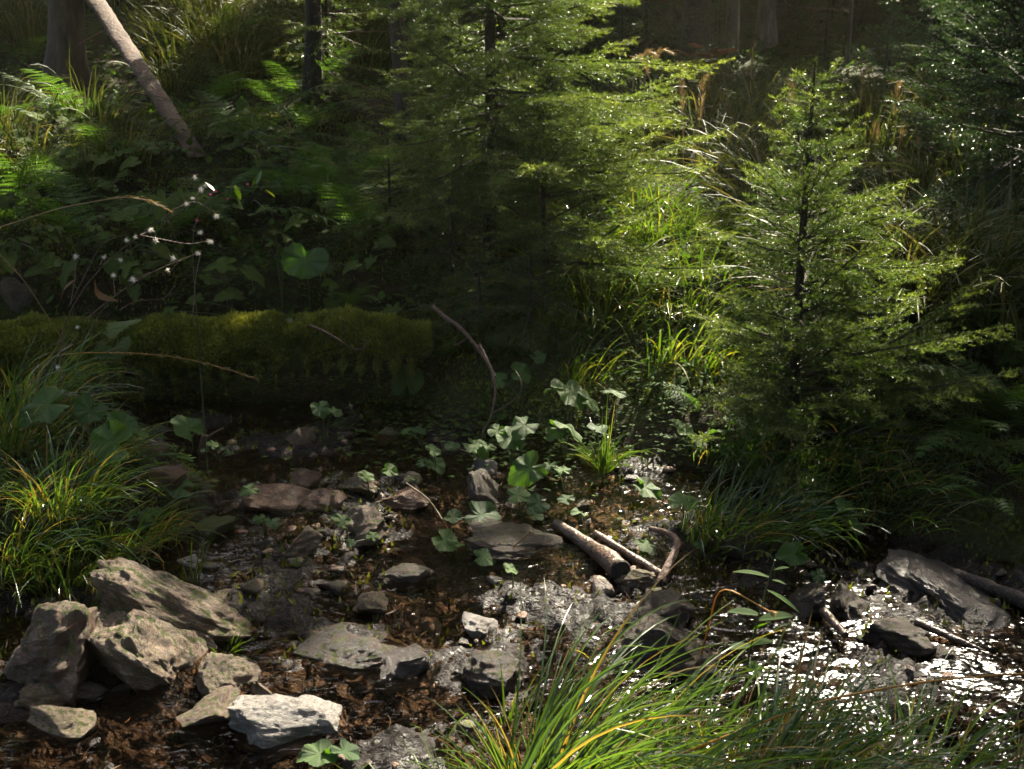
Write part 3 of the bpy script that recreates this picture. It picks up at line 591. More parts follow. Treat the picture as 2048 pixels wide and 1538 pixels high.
place_tree('silver_fir', 'dark fir with white glinting twigs cut off by the right edge', b7, p7, 'needle_fir', 'bark_dark')
b8 = np.array([2.15, 4.7, Hs(2.15, 4.7) - .05])
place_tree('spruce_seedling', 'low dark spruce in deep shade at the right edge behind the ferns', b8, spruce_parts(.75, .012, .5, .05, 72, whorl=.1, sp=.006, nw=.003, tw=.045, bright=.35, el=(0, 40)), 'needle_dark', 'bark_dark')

# background spruces: three shared meshes
bgm = []
for k, (h, Rd) in enumerate([(4.5, 1.3), (3.2, 1.1), (6.5, 1.7)]):
    a, b = spruce_parts(h, .02 * h ** .7, Rd, .25, 80 + k, whorl=.3, per=(5, 7), sp=.022, nl=.045, nw=.010, tw=.10, sub=True, bright=.5, el=(-12, 40), power=.7, wood=True, fullmax=.5)
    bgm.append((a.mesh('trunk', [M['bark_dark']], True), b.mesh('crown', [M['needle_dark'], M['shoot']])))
BG = [(2.6, 8.6, 1, .9), (3.6, 8.0, 0, .9), (1.9, 11.5, 0, 1.), (3.0, 12.0, 2, 1.), (4.2, 10.5, 2, .9), (5.0, 13, 0, 1.2), (1.2, 13.0, 1, 1.1), (2.4, 15, 2, 1.1), (4.0, 15.5, 2, 1.2), (6.2, 15, 2, 1.2), (.9, 15.5, 2, 1.), (5.4, 18, 2, 1.4), (3.0, 18.5, 2, 1.3), (1.4, 19, 2, 1.2),
      (7.5, 19, 2, 1.5), (-.2, 14.5, 0, 1.), (.2, 19, 2, 1.1), (6.8, 11.5, 2, 1.1), (4.6, 7.2, 1, .8), (-.9, 17, 2, 1.), (2.1, 23, 2, 1.6), (5, 24, 2, 1.8), (8.5, 24, 2, 1.8), (-2.6, 19, 2, 1.1), (-4.6, 20, 2, 1.), (-6.5, 19, 2, 1.), (0.6, 10.6, 1, .62), (1.35, 9.6, 1, .5), (1.7, 13.8, 1, .9), (2.7, 13.4, 0, .8), (3.6, 14.2, 0, .9), (4.4, 12.4, 1, 1.), (.5, 12.2, 1, .8), (3.4, 10.2, 1, .8), (2.9, 16.5, 0, 1.2), (1.9, 17.2, 0, 1.1), (5.0, 15.2, 0, 1.2)]
for px_, py_, Y_, k_, s_ in [(1290, 130, 10.6, 1, .75), (1430, 100, 13.2, 0, .8), (1770, 150, 10.2, 0, .65), (1850, 210, 8.8, 1, .7), (1240, 200, 9.4, 1, .5), (1950, 150, 9.4, 0, .6)]:
    p_ = at(px_, py_, Y_); BG.append((p_[0], Y_, k_, s_))
def clear_height(x, y, rad):
    best = 99.
    for c, r in GAPS:
        s_ = max(0, (x - c[0]) * sd[0] + (y - c[1]) * sd[1]) / (sd[0] ** 2 + sd[1] ** 2); px_, py_ = c[0] + sd[0] * s_, c[1] + sd[1] * s_
        if math.hypot(x - px_, y - py_) < r + rad and s_ > .8: best = min(best, c[2] + sd[2] * s_ - r * .8)
    return best
def shift_trunk(x, y, rad=.16):
    for k in range(60):
        dx = (k + 1) // 2 * .12 * (1 if k % 2 else -1)
        if clear_height(x + dx, y, rad) > 13: return x + dx
    return x
for x, y, k, sc in BG:
    hh_ = [4.5, 3.2, 6.5][k]; lim = clear_height(x, y, .35) - Hs(x, y)
    if hh_ * sc > lim:
        k = 1; sc = min(sc, max(.25, lim / 3.2))
    place_tree('spruce_tree', 'dark spruce among others in the shaded forest behind', (x, y, Hs(x, y) - .05), bgm[k], '', '', group='dark spruces in the shaded forest', rz=rng.uniform(0, 6.28), sc=sc * rng.uniform(.92, 1.08))

# ------------------------------------------------------------------ tall forest trees: trunks in view, crowns above the frame that shade the stream
def tall_tree(label, pts, r0, r1, barkn, crown=None, twigs=(), name='forest_tree', group=None, seed=0, nfol=6000, flare=.5, vis=True):
    r = np.random.default_rng(seed); pts = np.asarray(pts, float); org = pts[0].copy(); q = smooth_path(pts, 30) - org
    t = thing(name, label, 'tree', org, 0, group)
    b = MB(); zt = np.linspace(0, 1, 30); Lz = np.linalg.norm(q[-1]); rr = r0 + (r1 - r0) * zt + r0 * flare * np.exp(-zt * Lz / .25)
    K = 24; an = np.arange(K) * 2 * math.pi / K; nz = np.linspace(0, 1, 160); qq = np.stack([np.interp(nz, zt, q[:, k]) for k in range(3)], 1); r2 = np.interp(nz, zt, rr)
    ring = np.stack([np.cos(an), np.sin(an), 0 * an], -1); PP = qq[:, None] + ring[None] * r2[:, None, None]
    PP = qq[:, None] + ring[None] * (r2[:, None] * (1 + .10 * fbm((PP + org) * np.array([14, 14, 5]), 3, seed) + .12 * np.exp(-nz * Lz / .3)[:, None] * np.sin(an * 5 + seed)[None]))[..., None]
    i = np.arange(159)[:, None] * K; k = np.arange(K)[None]; k2 = (k + 1) % K
    b.add(PP, np.stack([i + k, i + k2, i + K + k2, i + K + k], -1).reshape(-1, 4)); link('trunk', b.mesh('trunk', [M[barkn]], True), t)
    if len(twigs):
        for (z, az, L, e) in twigs:
            w = MB(); c = np.array([np.interp(z, q[:, 2], q[:, k]) for k in range(3)]); d = np.array([math.cos(az), math.sin(az), math.tan(e)])
            s = np.linspace(0, 1, 8)[:, None]; P = c + d * L * s + np.array([0, 0, -.25 * L]) * s ** 2 + np.cumsum(r.normal(0, .012 * L, (8, 3)), 0); w.tubes(P, np.linspace(.010 * L + .003, .002, 8), 5)
            for j in range(int(L * 8)):
                f = r.uniform(.25, 1); p = P[int(f * 7)]; d2 = unit(d + r.normal(0, .7, 3)); w.tubes(np.stack([p, p + d2 * .1 * L, p + d2 * .22 * L + [0, 0, -.04 * L]]), np.array([.004, .003, .0015]) * max(.6, L), 4)
            link('bare_branch', w.mesh('bare_branch', [M['twig']], True), t)
    if crown:
        c0, c1, cr = crown; w = MB(); n = nfol; z = c0 + (c1 - c0) * r.random(n) ** 1.15; az = r.uniform(0, 6.283, n); rad = cr * (1 - .75 * (z - c0) / (c1 - c0)) * np.sqrt(r.random(n)) * (.75 + .35 * np.sin(az * 5 + z * 2))
        P = np.stack([np.cos(az) * rad, np.sin(az) * rad, z - org[2] - .12 * rad], -1) + np.array([q[-1, 0] * .5, q[-1, 1] * .5, 0])
        kp = sunlit_keep(P + org); P = P[kp]; az = az[kp]; n = len(P)
        d = np.stack([np.cos(az), np.sin(az), r.normal(-.35, .3, n)], -1) + r.normal(0, .35, (n, 3)); d = unit(d); sdv = unit(np.cross(d, r.normal(size=(n, 3)) * .5 + [0, 0, 1])); l = r.uniform(.10, .22, n)[:, None]
        K = 4; s = np.linspace(-1, 1, K)[None, :, None]; prof = np.array([.5, 1, .8, .12])[None, :, None]
        w.strips(P[:, None] + d[:, None] * l[:, None] * s, np.repeat(sdv[:, None], K, 1) * prof * .055, r.random(n)); 
        # boughs carrying the sprays
        m = 46; zb = c0 + (c1 - c0) * r.random(m); ab = r.uniform(0, 6.283, m); rb_ = cr * (1 - .75 * (zb - c0) / (c1 - c0)) * .9; s = np.linspace(0, 1, 6)
        PB = np.stack([np.cos(ab)[:, None] * rb_[:, None] * s, np.sin(ab)[:, None] * rb_[:, None] * s, (zb - org[2])[:, None] - .15 * rb_[:, None] * s], -1) + np.array([q[-1, 0] * .5, q[-1, 1] * .5, 0])
        kb = sunlit_keep(PB.reshape(-1, 3) + org).reshape(m, 6).all(1)
        if kb.any(): w.tubes(PB[kb], np.linspace(.035, .006, 6)[None], 5, 0, 1, cap=False)
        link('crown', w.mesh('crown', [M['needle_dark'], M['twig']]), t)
    return t
def upto(p, top, lean=(0, 0)):
    p = np.array(p); return [p + [0, 0, -.1], p + np.array([lean[0] * .25, lean[1] * .25, (top - p[2]) * .3]), p + np.array([lean[0], lean[1], top - p[2]])]
g = hit(150, 172)
tall_tree('thick dark trunk with curved foot at the upper left', [g + [-.08, 0, -.15], g + [-.10, 0, .1], g + [.0, 0, .35], g + [.03, 0, .8], g + [.02, 0, 14]], .115, .05, 'bark', (3.8, 14, 2.2), seed=1, flare=.45)
g1 = hit(395, 312); g0 = at(60, -190, 9.6)
tall_tree('reddish dead trunk leaning against the thick dark trunk', [g1, g1 * .5 + g0 * .5 + np.array([.03, 0, -.03]), g0], .05, .075, 'bark_red', None, [(1.0, 0.2, .3, .5), (.7, 3.4, .25, -.2)], name='leaning_dead_trunk', seed=2, flare=0)
g = hit(818, 318)
tall_tree('thin brown trunk with bare twigs left of the bushy spruce', [g + [0, 0, -.1], g + [-.04, 0, .35], g + [-.06, 0, .9], g + [-.07, 0, 10]], .045, .02, 'bark', (3.6, 10, 1.5), [(.95, 3.4, .5, .2), (1.05, 3.0, .4, .3), (1.15, .2, .35, .2), (1.2, 3.5, .5, .25), (1.3, 2.8, .6, .1), (1.35, .4, .5, .1), (.75, .1, .12, .2)], seed=3, flare=.3)
g = hit(625, 200)
tall_tree('dim trunk with sunlit drooping sprays near the top left of centre', [g + [0, 0, -.1], g + [.04, 0, .5], g + [.06, 0, 12]], .05, .03, 'bark_dark', (3.4, 12, 1.9), [(1.2, 3.3, .8, .1), (1.0, 2.9, .7, 0), (1.4, .2, .6, .1), (.5, .3, .6, .3)], seed=4)
# sunlit spray of that tree
sp_, sw_ = spruce_parts(1.3, .012, .55, .1, 140, whorl=.13, per=(4, 5), sp=.008, nw=.0045, nl=.025, tw=.06, bright=.75, el=(-20, 20))
bsp = at(655, 105, 8.2); t_ = thing('spruce_sapling', 'spruce sapling with bright sunlit shoots near the top left of centre', 'tree', bsp)
bsp[2] = Hs(bsp[0], bsp[1]) - .03; t_.location = bsp; t_.scale = (1, 1, 1)
link('trunk', sp_.mesh('trunk', [M['bark_dark']], True), t_); link('crown', sw_.mesh('crown', [M['needle'], M['twig']]), t_)
for px, py, Y, r0, bk, lab, sd_ in [
    (1330, 100, 13.5, .10, 'bark', 'brown trunk at the top right of the bushy spruce', 10), (1388, 160, 11.5, .12, 'bark', 'broad reddish brown trunk in the middle of the background', 11),
    (1457, 200, 12.5, .065, 'bark_grey', 'pale grey lichen covered trunk behind the rusty sapling', 12), (1525, 190, 13.0, .09, 'bark_grey', 'grey trunk just right of the pale lichen trunk', 13),
    (1552, 200, 14.0, .05, 'bark', 'slim brown trunk close beside the grey trunk', 14), (1690, 180, 12.0, .022, 'bark_grey', 'very thin dead grey snag behind the right spruce', 15)]:
    p = at(px, py, Y); p[2] = Hs(p[0], p[1])
    tall_tree(lab, upto(p, 13 if r0 > .04 else 4.2), r0, r0 * .5, bk, (3.4 if Y > 12 else 4.2, 13, 2.3) if r0 > .04 else None, [(z, rng.uniform(0, 6.28), rng.uniform(.3, .8), rng.uniform(-.2, .3)) for z in np.linspace(.6, 2.6, 7)], seed=sd_)
# pole leaning at the right edge and mossy stem beside it
p = at(2025, 660, 5.6); p[2] = Hs(p[0], p[1]) - .05
tall_tree('black shaded trunk leaning out at the right edge', [p, p + [.06, 0, .5], p + [.25, 0, 1.5], p + [1.0, .3, 9]], .045, .03, 'bark_dark', (4.0, 10, 1.8), seed=21)
p = at(1960, 640, 6.0); p[2] = Hs(p[0], p[1]) - .05
tall_tree('mossy shaded stump stem left of the leaning black trunk', [p, p + [.01, 0, .2], p + [0, 0, .42]], .075, .06, 'bark_moss', None, seed=22, name='tree_stump')
k = 30
for x, y in [(2.0, 16.8), (4.8, 16.5), (5.8, 12.2), (7.2, 13.4), (6.6, 17.5), (8.6, 16), (3.6, 20.5), (6.3, 21), (9.2, 20.5), (1.0, 21.5), (-1.2, 18.2), (-3.3, 17), (-5.2, 15.5), (-2.2, 14.0), (0.7, 17.6), (4.5, 13.9), (7.8, 24), (5.0, 26), (2.2, 25.5), (10.5, 24.5), (4.6, 9.4), (6.0, 8.6), (-4.4, 11.5), (-6.2, 12.5), (8.2, 11), (-4.8, 8.2)]:
    x = shift_trunk(x, y); z = Hs(x, y); hi = rng.uniform(13, 17)
    tall_tree('tall spruce trunk among others in the dark forest behind', upto((x, y, z), hi), rng.uniform(.09, .15), .04, 'bark' if k % 2 else 'bark_dark', (max(4.4, z + 2.5) if y < 12.4 or x < -1 else z + .7, hi, rng.uniform(2.2, 2.9)), [(q, rng.uniform(0, 6.28), rng.uniform(.4, 1.0), rng.uniform(-.2, .2)) for q in np.linspace(.8, 3.4, 5)], group='tall trunks in the dark forest', seed=k, nfol=6500 if y < 12.4 else 11000); k += 1
# unseen spruces added behind and beside the camera to block sky, thinner at left
for x, y in [(-3.6, 1.0), (-5.2, 4.2), (4.4, 1.6), (5.4, 5.0), (-2.4, -2.6), (2.6, -2.4), (0.3, -4.6), (-5.5, -2.0), (5.8, -1.8), (-4.0, -6.0), (4.2, -6.2), (-1.2, -7.5), (1.6, -8.0), (-7.5, 1.5), (7.6, 2.5), (-7.2, 5.8)]:
    z = Hs(x, y); hi = rng.uniform(11, 15)
    tall_tree('unseen tall spruce added on the near bank to hold back sky light', upto((x, y, z), hi), rng.uniform(.10, .16), .04, 'bark_dark', (z + 1.6, hi, rng.uniform(2.3, 2.9)), group='unseen spruces added on the near bank', seed=k, nfol=9000 if x > -1 else 1600); k += 1

def to_px(P):
    v = np.asarray(P) - [0, 0, CAM_Z]; d = v @ FW; return 1024 + FPX * v[0] / d, 769 - FPX * (v @ UP) / d
def hides_trunk(P, up=50, w=80):
    x, y = to_px(P); y -= up; f = min(1, max(0, ((x - 185) * 200 + (y - 60) * 245) / (200 ** 2 + 245 ** 2)))
    return math.hypot(x - 185 - 200 * f, y - 60 - 245 * f) < w or (60 < x < 250 and y < 150)
# ------------------------------------------------------------------ grasses
def blade_mb(n, lo, hi, width, seed, lean=(0, 0), spread=.05, th0=(.05, .5), th1=(.7, 1.9), K=9, fold=True, dead=.1, pw=1.4):
    r = np.random.default_rng(seed); a = r.uniform(0, 6.283, n); v = np.stack([np.cos(a), np.sin(a)], -1) + np.array(lean); ph = np.arctan2(v[:, 1], v[:, 0]) + r.normal(0, .15, n)
    base = np.stack([np.cos(a), np.sin(a), 0 * a], -1) * (spread * np.sqrt(r.random(n)))[:, None]; L = r.uniform(lo, hi, n) * r.uniform(.75, 1, n)
    s = np.linspace(0, 1, K)[None]; th = r.uniform(*th0, n)[:, None] + r.uniform(*th1, n)[:, None] * s ** pw
    th = th + np.where(r.random(n) < .16, r.uniform(.5, 1.3, n), 0)[:, None] * (s > r.uniform(.45, .8, n)[:, None])
    az = ph[:, None] + r.normal(0, .25, n)[:, None] * s
    d = np.stack([np.sin(th) * np.cos(az), np.sin(th) * np.sin(az), np.cos(th)], -1) * (L / (K - 1))[:, None, None]
    P = base[:, None] + np.concatenate([np.zeros((n, 1, 3)), np.cumsum(d[:, :-1], 1)], 1)
    sw = np.stack([-np.sin(az), np.cos(az), 0 * az], -1); tw = r.normal(0, .5, n)[:, None] + r.normal(0, .6, n)[:, None] * s; dd = unit(d); up = np.cross(sw, dd)
    side = sw * np.cos(tw)[..., None] + up * np.sin(tw)[..., None]; nor = np.cross(dd, side)
    prof = (np.clip(.45 + s * 3, 0, 1) * (1 - s ** 1.6) ** .8 + .02); wd = width * r.uniform(.6, 1.2, n)[:, None] * prof * .5
    rn = np.where(r.random(n) < dead, r.uniform(.84, 1, n), r.uniform(0, .78, n)); b = MB()
    if fold: b.folded(P, side * wd[..., None], nor * wd[..., None] * .55, rn)
    else: b.strips(P, side * wd[..., None], rn)
    return b
def tussock(label, base, mbs, mat, name='grass_tussock', group=None):
    me = mbs.mesh('blades', [M[mat]]); o = link(name, me, None, base); return tag(o, label, 'grass', group)
def gnd(px, py, dz=-.01): p = hit(px, py); p[2] += dz; return p
def merge(*bs):
    o = MB()
    for b, off in bs:
        for V, F, m, r_, t_ in zip(b.V, b.F, b.M, b.r, b.t):
            o.V.append(V + np.array(off)); o.F.append(F - 0 + 0); o.M.append(m); o.r.append(r_); o.t.append(t_)
    n = 0; i = 0                                     # re-base the face indices
    for b, off in bs:
        for V, F in zip(b.V, b.F): o.F[i] = F + n; i += 1
        n += b.n
    o.n = n; return o
bA = np.array([.05, 2.28, Hs(.05, 2.28)])
tussock('large sunlit sedge tussock arching to the right in the foreground', bA, merge((blade_mb(110, .42, .72, .0088, 1, (1.5, .5), .08, (.3, .85), (.8, 1.7), K=12, dead=.06), (0, 0, 0)), (blade_mb(120, .4, .70, .0086, 2, (1.6, .1), .11, (.5, 1.1), (.6, 1.4), K=12, dead=.06), (.14, -.02, 0)), (blade_mb(34, .2, .4, .008, 3, (-.6, .2), .06, (.2, .9), (.4, 1.6)), (-.02, 0, 0)), (blade_mb(110, .12, .28, .004, 4, (0, .2), .12, (.1, 1.), (.4, 1.6), dead=.6), (.02, .02, 0))), 'sedge', 'sedge_tussock')
for lab, x, y, n, ln, sd_ in [('dense shaded sedge tussock at the bottom right of centre', .62, 2.2, 140, (1.3, .3), 5), ('upright sedge tussock with broad dark blades at the lower right', .92, 2.36, 70, (.3, .1), 6), ('sprawling sedge tussock leaning right at the bottom right', 1.22, 2.2, 150, (1.3, .1), 7), ('low glinting sedge tussock in the bottom right corner', 1.5, 2.25, 110, (.9, -.1), 8), ('short sedge clump between the two large foreground tussocks', .42, 2.3, 60, (1.3, .4), 9)]:
    tussock(lab, (x, y, Hs(x, y) - .01), merge((blade_mb(n, .22, .42, .0085, sd_, ln, .14, (.4, 1.1), (.7, 1.5), K=11, dead=.09), (0, 0, 0)), (blade_mb(n, .10, .28, .004, sd_ + 90, ln, .18, (.1, 1.), (.5, 1.6), dead=.35), (0, 0, 0))), 'sedge', 'sedge_tussock')
tussock('sparse yellow green blades fanning left at the bottom centre', (-.14, 2.2, Hs(-.14, 2.2)), blade_mb(46, .2, .42, .007, 10, (-1.2, .2), .05, (.6, 1.2), (.2, 1.0), dead=.25), 'brightgrass')
tussock('small upright green tuft left of the large foreground tussock', gnd(1012, 1455), blade_mb(16, .08, .2, .006, 11, (0, 0), .02, (.05, .4), (.1, .7)), 'brightgrass')
tussock('lone tuft of thin upright green blades behind the rounded grey slab', gnd(382, 1186), blade_mb(12, .12, .30, .005, 12, (0, 0), .02, (.02, .35), (.05, .6), dead=0), 'brightgrass')
tussock('short green tuft at the right end of the rounded grey slab', gnd(450, 1310), blade_mb(14, .06, .16, .005, 13, (.6, 0), .02, (.1, .7), (.3, 1.2), dead=0), 'brightgrass')
tussock('sunlit grass tuft on the far bank above the cut log', gnd(1205, 965), merge((blade_mb(55, .14, .30, .007, 14, (0, -.2), .03, (.05, .7), (.6, 2.2), dead=.1), (0, 0, .05)), (blade_mb(6, .25, .34, .006, 15, (0, 0), .02, (.02, .15), (.05, .3), dead=.4), (0, 0, .05))), 'brightgrass')
tussock('small bent blades by the foot of the jagged boulder', gnd(165, 1235), blade_mb(12, .06, .14, .005, 16, (.4, 0), .02, (.1, .6), (.2, 1.2)), 'brightgrass')
for lab, px, py, n, lo, hi, ln, sd_ in [('drooping pale edged sedge at the far left edge of the bank', 10, 1130, 190, .3, .52, (.9, -.5), 20), ('rim lit grass tuft on the crest of the left bank', 130, 1010, 200, .2, .40, (.5, -.3), 21), ('broad leaved sedge at the left edge above the rim lit tuft', 20, 900, 190, .35, .6, (1.0, -.2), 22), ('olive grass clump on the right flank of the left bank', 240, 1090, 240, .15, .33, (.8, -.5), 23), ('dry tangled grass clump above the jagged boulder', 130, 1150, 240, .15, .32, (.4, -.6), 24), ('thin dark grass clump beside the hollow under the mossy log', 190, 930, 130, .15, .32, (.9, -.2), 25), ('loose sedge in front of the left end of the mossy log', 60, 830, 120, .3, .55, (.9, -.3), 26)]:
    tussock(lab, gnd(px, py), merge((blade_mb(n, lo, hi, .0068, sd_, ln, .13, (.2, .9), (.7, 1.8), dead=.1), (0, 0, 0)), (blade_mb(n // 2, .1, .2, .004, sd_ + 70, ln, .18, (.1, 1.), (.5, 1.8), dead=.5), (0, 0, 0))), 'sedge')
bf = np.array([-.62, 1.93, Hs(-.62, 1.93) - .02])
tussock('near blades arching across the bottom left corner', bf, merge((blade_mb(36, .3, .5, .007, 30, (1.3, .2), .08, (.7, 1.2), (.3, .9)), (-.3, 0, 0)), (blade_mb(30, .25, .42, .007, 31, (-.8, .3), .1, (.6, 1.2), (.3, 1.0)), (.12, .02, 0))), 'sedge')
# bright slope grass between the spruces, shaded bank grass at right, hill grass at left: shared meshes
def scatter(meshes, places, name, cat, label, group, sc=(.8, 1.2), rz=True):
    for k, p in enumerate(places):
        o = link(name, meshes[k % len(meshes)], None, p); s_ = rng.uniform(*sc); o.scale = (s_,) * 3
        if rz: o.rotation_euler = (0, 0, rng.uniform(-.7, .7) if rz == 2 else rng.uniform(0, 6.28))
        tag(o, label, cat, group)
brm = [blade_mb(60, .22, .5, .009, 200 + k, (.7, -.9), .14, (.3, 1.1), (.7, 1.9), dead=.2, fold=k < 2).mesh('blades', [M['brightgrass']]) for k in range(4)]
scatter(brm, [gnd(rng.uniform(1120, 1440), rng.uniform(400, 760)) for _ in range(30)], 'grass_tussock', 'grass', 'bright arching grass on the slope between the two larger spruces', 'bright grass between the spruces', rz=2)
dkm = [blade_mb(80, .18, .38, .007, 210 + k, (.8, -.7), .15, (.2, .9), (.7, 1.8), dead=.12).mesh('blades', [M['sedge']]) for k in range(3)]
scatter(dkm, [gnd(rng.uniform(1430, 2048), rng.uniform(880, 1090)) for _ in range(16)], 'grass_tussock', 'grass', 'dark grass tussock in the shade under the right spruce', 'dark grass under the right spruce', rz=2)
hgm = [blade_mb(110, .3, .7, .011, 220 + k, (.2, -.9), .2, (.1, .7), (.8, 2.1), dead=.15, fold=False).mesh('blades', [M['hillgrass']]) for k in range(4)]
pl = []
while len(pl) < 130:
    x, y = rng.uniform(-6, .6), rng.uniform(6.2, 14)
    if fbm(np.array([[x * .8, y * .8, 3]]), 2, 9)[0] > -.25: pl.append((x, y, Hs(x, y) - .02))
for _ in range(70):
    g_ = hit(rng.uniform(-60, 780), rng.uniform(-40, 190)); pl.append((g_[0], g_[1], g_[2] - .02))
pl = [a for a in pl if not (abs(a[0] - bsp[0]) < .5 and bsp[1] - 1.3 < a[1] < bsp[1] + .4) and not (hides_trunk(a) and a[1] < 10.2)]
scatter(hgm, pl, 'grass_tussock', 'grass', 'hazy hanging grass tussock in the shade of the left hillside', 'hanging grass on the left hillside', rz=2)
pl = []
while len(pl) < 46:
    x, y = rng.uniform(.5, 4.5), rng.uniform(6.5, 10)
    pl.append((x, y, Hs(x, y) - .02))
for _ in range(34): pl.append(gnd(rng.uniform(1680, 2040), rng.uniform(585, 680)))
pl = [a for a in pl if not (1720 < to_px(a)[0] < 2010 and 440 < to_px(a)[1] < 585)]
scatter(hgm, pl, 'grass_tussock', 'grass', 'olive grass tussock on the slope behind the spruces', 'slope grass behind the spruces', sc=(.9, 1.4))

# reeds with tan seed heads
def reed(label, pts, head, mat='straw', r=.0022, group=None, hl=.012, sprd=.006, dens=90):
    q = smooth_path(pts, 20); org = q[0].copy(); q = q - org
    if len(pts) > 3 or True: pass
    t = thing('reed_stalk', label, 'reed', org, 0, group); b = MB(); b.tubes(q, np.linspace(r, r * .5, 20), 5, .5); link('stalk', b.mesh('stalk', [M[mat]], True), t)
    n = dens; u = 1 - head * rng.random(n); P = np.stack([np.interp(u, np.linspace(0, 1, 20), q[:, k]) for k in range(3)], 1); T = unit(np.stack([np.interp(u, np.linspace(0, 1, 20), np.gradient(q[:, k])) for k in range(3)], 1))
    off = rng.normal(0, 1, (n, 3)); off -= (off * T).sum(1, keepdims=True) * T; bulge = np.sin(np.clip((1 - u) / head, 0, 1) * math.pi) * .8 + .2
    d = unit(T + unit(off) * .45); hd = MB(); B0 = P + off * sprd * .4 * bulge[:, None]
    hd.tris(B0, B0 + d * hl * rng.uniform(.7, 1.5, (n, 1)), unit(np.cross(d, rng.normal(size=(n, 3)))) * .0013, rng.random(n)); link('seed_head', hd.mesh('seed_head', [M['straw']]), t); return t
reed('dry arching reed with drooping seed head at the left above the mossy log', [at(-120, 480, 3.9), at(0, 455, 3.9), at(120, 415, 3.9), at(250, 392, 3.9), at(300, 396, 3.9), at(345, 425, 3.9)], .28)
reed('golden reed with seed head lying across the front of the mossy log', [gnd(20, 760), at(115, 706, 4.1), at(250, 702, 4.1), at(385, 715, 4.1), at(450, 735, 4.1), at(515, 758, 4.1)], .26, 'orange_straw')
reed('long orange stalk slanting across the lower right grass to the right edge', [at(1330, 1520, 2.3), at(1510, 1450, 2.3), at(1640, 1400, 2.32), at(1850, 1362, 2.34), at(2048, 1345, 2.36), at(2130, 1350, 2.38)], .12, 'orange_straw', .0035)
reed('thin dry reed slanting down at the left edge in front of the mossy log', [at(130, 690, 4.3), at(100, 640, 4.2), at(45, 555, 4.15), at(0, 510, 4.1), at(-60, 440, 4.1)], .45)
reed('pale dry stalk with a bent top over the right stream', [at(1400, 1320, 2.9), at(1435, 1180, 2.8), at(1450, 1172, 2.8), at(1545, 1226, 2.75)], .02, 'orange_straw', .003)
for px, py, top, dx, Y, lab in [(1367, 300, 130, -6, 7.5, 'tall golden reed right of the bushy spruce'), (1395, 330, 150, 12, 7.6, 'reed with folded dry leaves right of the tall golden reed'), (1788, 280, 165, 8, 7.8, 'reed with a tan plume right of the right spruce tip'), (1715, 260, 135, 15, 8.0, 'slim tan reed above the right spruce shoulder'), (1790, 330, 230, 25, 7.4, 'bent tan reed pair above the right spruce boughs'), (1840, 330, 235, -5, 7.4, 'short reddish reed right of the bent tan reeds'), (1590, 270, 160, -8, 7.9, 'tan reed just left of the right spruce tip'), (1500, 210, 90, 6, 8.5, 'tan reed before the grey trunks'), (1260, 190, 100, 30, 8.6, 'arching dry reed by the upper right of the bushy spruce'), (1280, 180, 95, 40, 8.8, 'second arching dry reed leaning further right by the bushy spruce'), (1310, 200, 110, -25, 8.7, 'left leaning dry reed behind the bushy spruce'), (1660, 270, 190, 10, 8.1, 'faint reed behind the top of the right spruce'), (1750, 300, 250, 3, 7.6, 'short tan reed by the right spruce boughs')]:
    reed(lab, [at(px, py + 40, Y), at(px + dx * .2, (py + top) / 2 + 20, Y), at(px + dx, top, Y), at(px + dx * 1.8, top - 6 + abs(dx) * .5, Y)], .45, 'straw', .004, 'tan reeds behind the spruces', .03, .02, 130)

# ------------------------------------------------------------------ broad leaves
def leaf_mesh(seed, mat, teeth=22, notch=.35, deep=.72, lobes=0, cup=.14, ruff=.10, elong=1.0, tip=.08):
    r = np.random.default_rng(seed); n = 72; rings = 6; th = np.arange(n) * 2 * math.pi / n - math.pi
    rad = 1 - deep * np.exp(-((np.abs(th) - math.pi) / notch) ** 2); rad = rad * (1 + tip * np.exp(-(th / .42) ** 2)) * (1 + .085 * (2 * np.abs((th * teeth / 6.283 % 1) - .5) - .5)) * (1 + .05 * np.sin(th * 2 + r.uniform(0, 6)))
    if lobes: rad = rad * (1 - .28 * (np.abs(np.sin(th * lobes / 2)) ** 3))
    V = [[0, 0, 0]]; tt = [0.]; F = []
    ph = r.uniform(0, 6); nv = 9; va = (th * nv / 6.283 + .5) % 1; vd = np.abs(va - .5) * 2
    for j in range(1, rings + 1):
        q = j / rings; x = np.cos(th) * rad * q * elong; y = np.sin(th) * rad * q
        z = cup * (q ** 2) * (1 + .5 * np.cos(2 * th + ph)) - .28 * np.clip(x, 0, 2) ** 2 + ruff * q * q * np.sin(th * 5 + ph) + .05 * q * (1 - vd) * -1 + r.normal(0, .008, n)
        V += np.stack([x, y, z], -1).tolist(); tt += (vd * min(1, q * 1.5)).tolist()
    b = MB(); k = np.arange(n); k2 = (k + 1) % n; V = np.array(V)
    b.add(V, np.stack([0 * k, 1 + k, 1 + k2], -1)); 
    o = MB(); Fq = np.concatenate([np.stack([1 + (j - 1) * n + k, 1 + j * n + k, 1 + j * n + k2, 1 + (j - 1) * n + k2], -1) for j in range(1, rings)])
    b.F.append(Fq); b.M.append(np.zeros(len(Fq), int)); b.r = [np.full(len(V), r.random())]; b.t = [np.array(tt)]
    return b.mesh('leaf', [M[mat]], True)
BL = [leaf_mesh(300 + k, 'butterbur', teeth=16 + k, ruff=.08 + .012 * k, cup=[.16, -.1, .24, .05][k % 4], deep=.6 + .02 * k, tip=.02 * k, elong=.88 + .03 * k) for k in range(12)]
HL = [leaf_mesh(320 + k, 'hillleaf', elong=1.2, tip=.5, deep=.4, notch=.25) for k in range(3)] + [leaf_mesh(330 + k, 'hillleaf', lobes=5, elong=1.15, tip=.35) for k in range(3)]
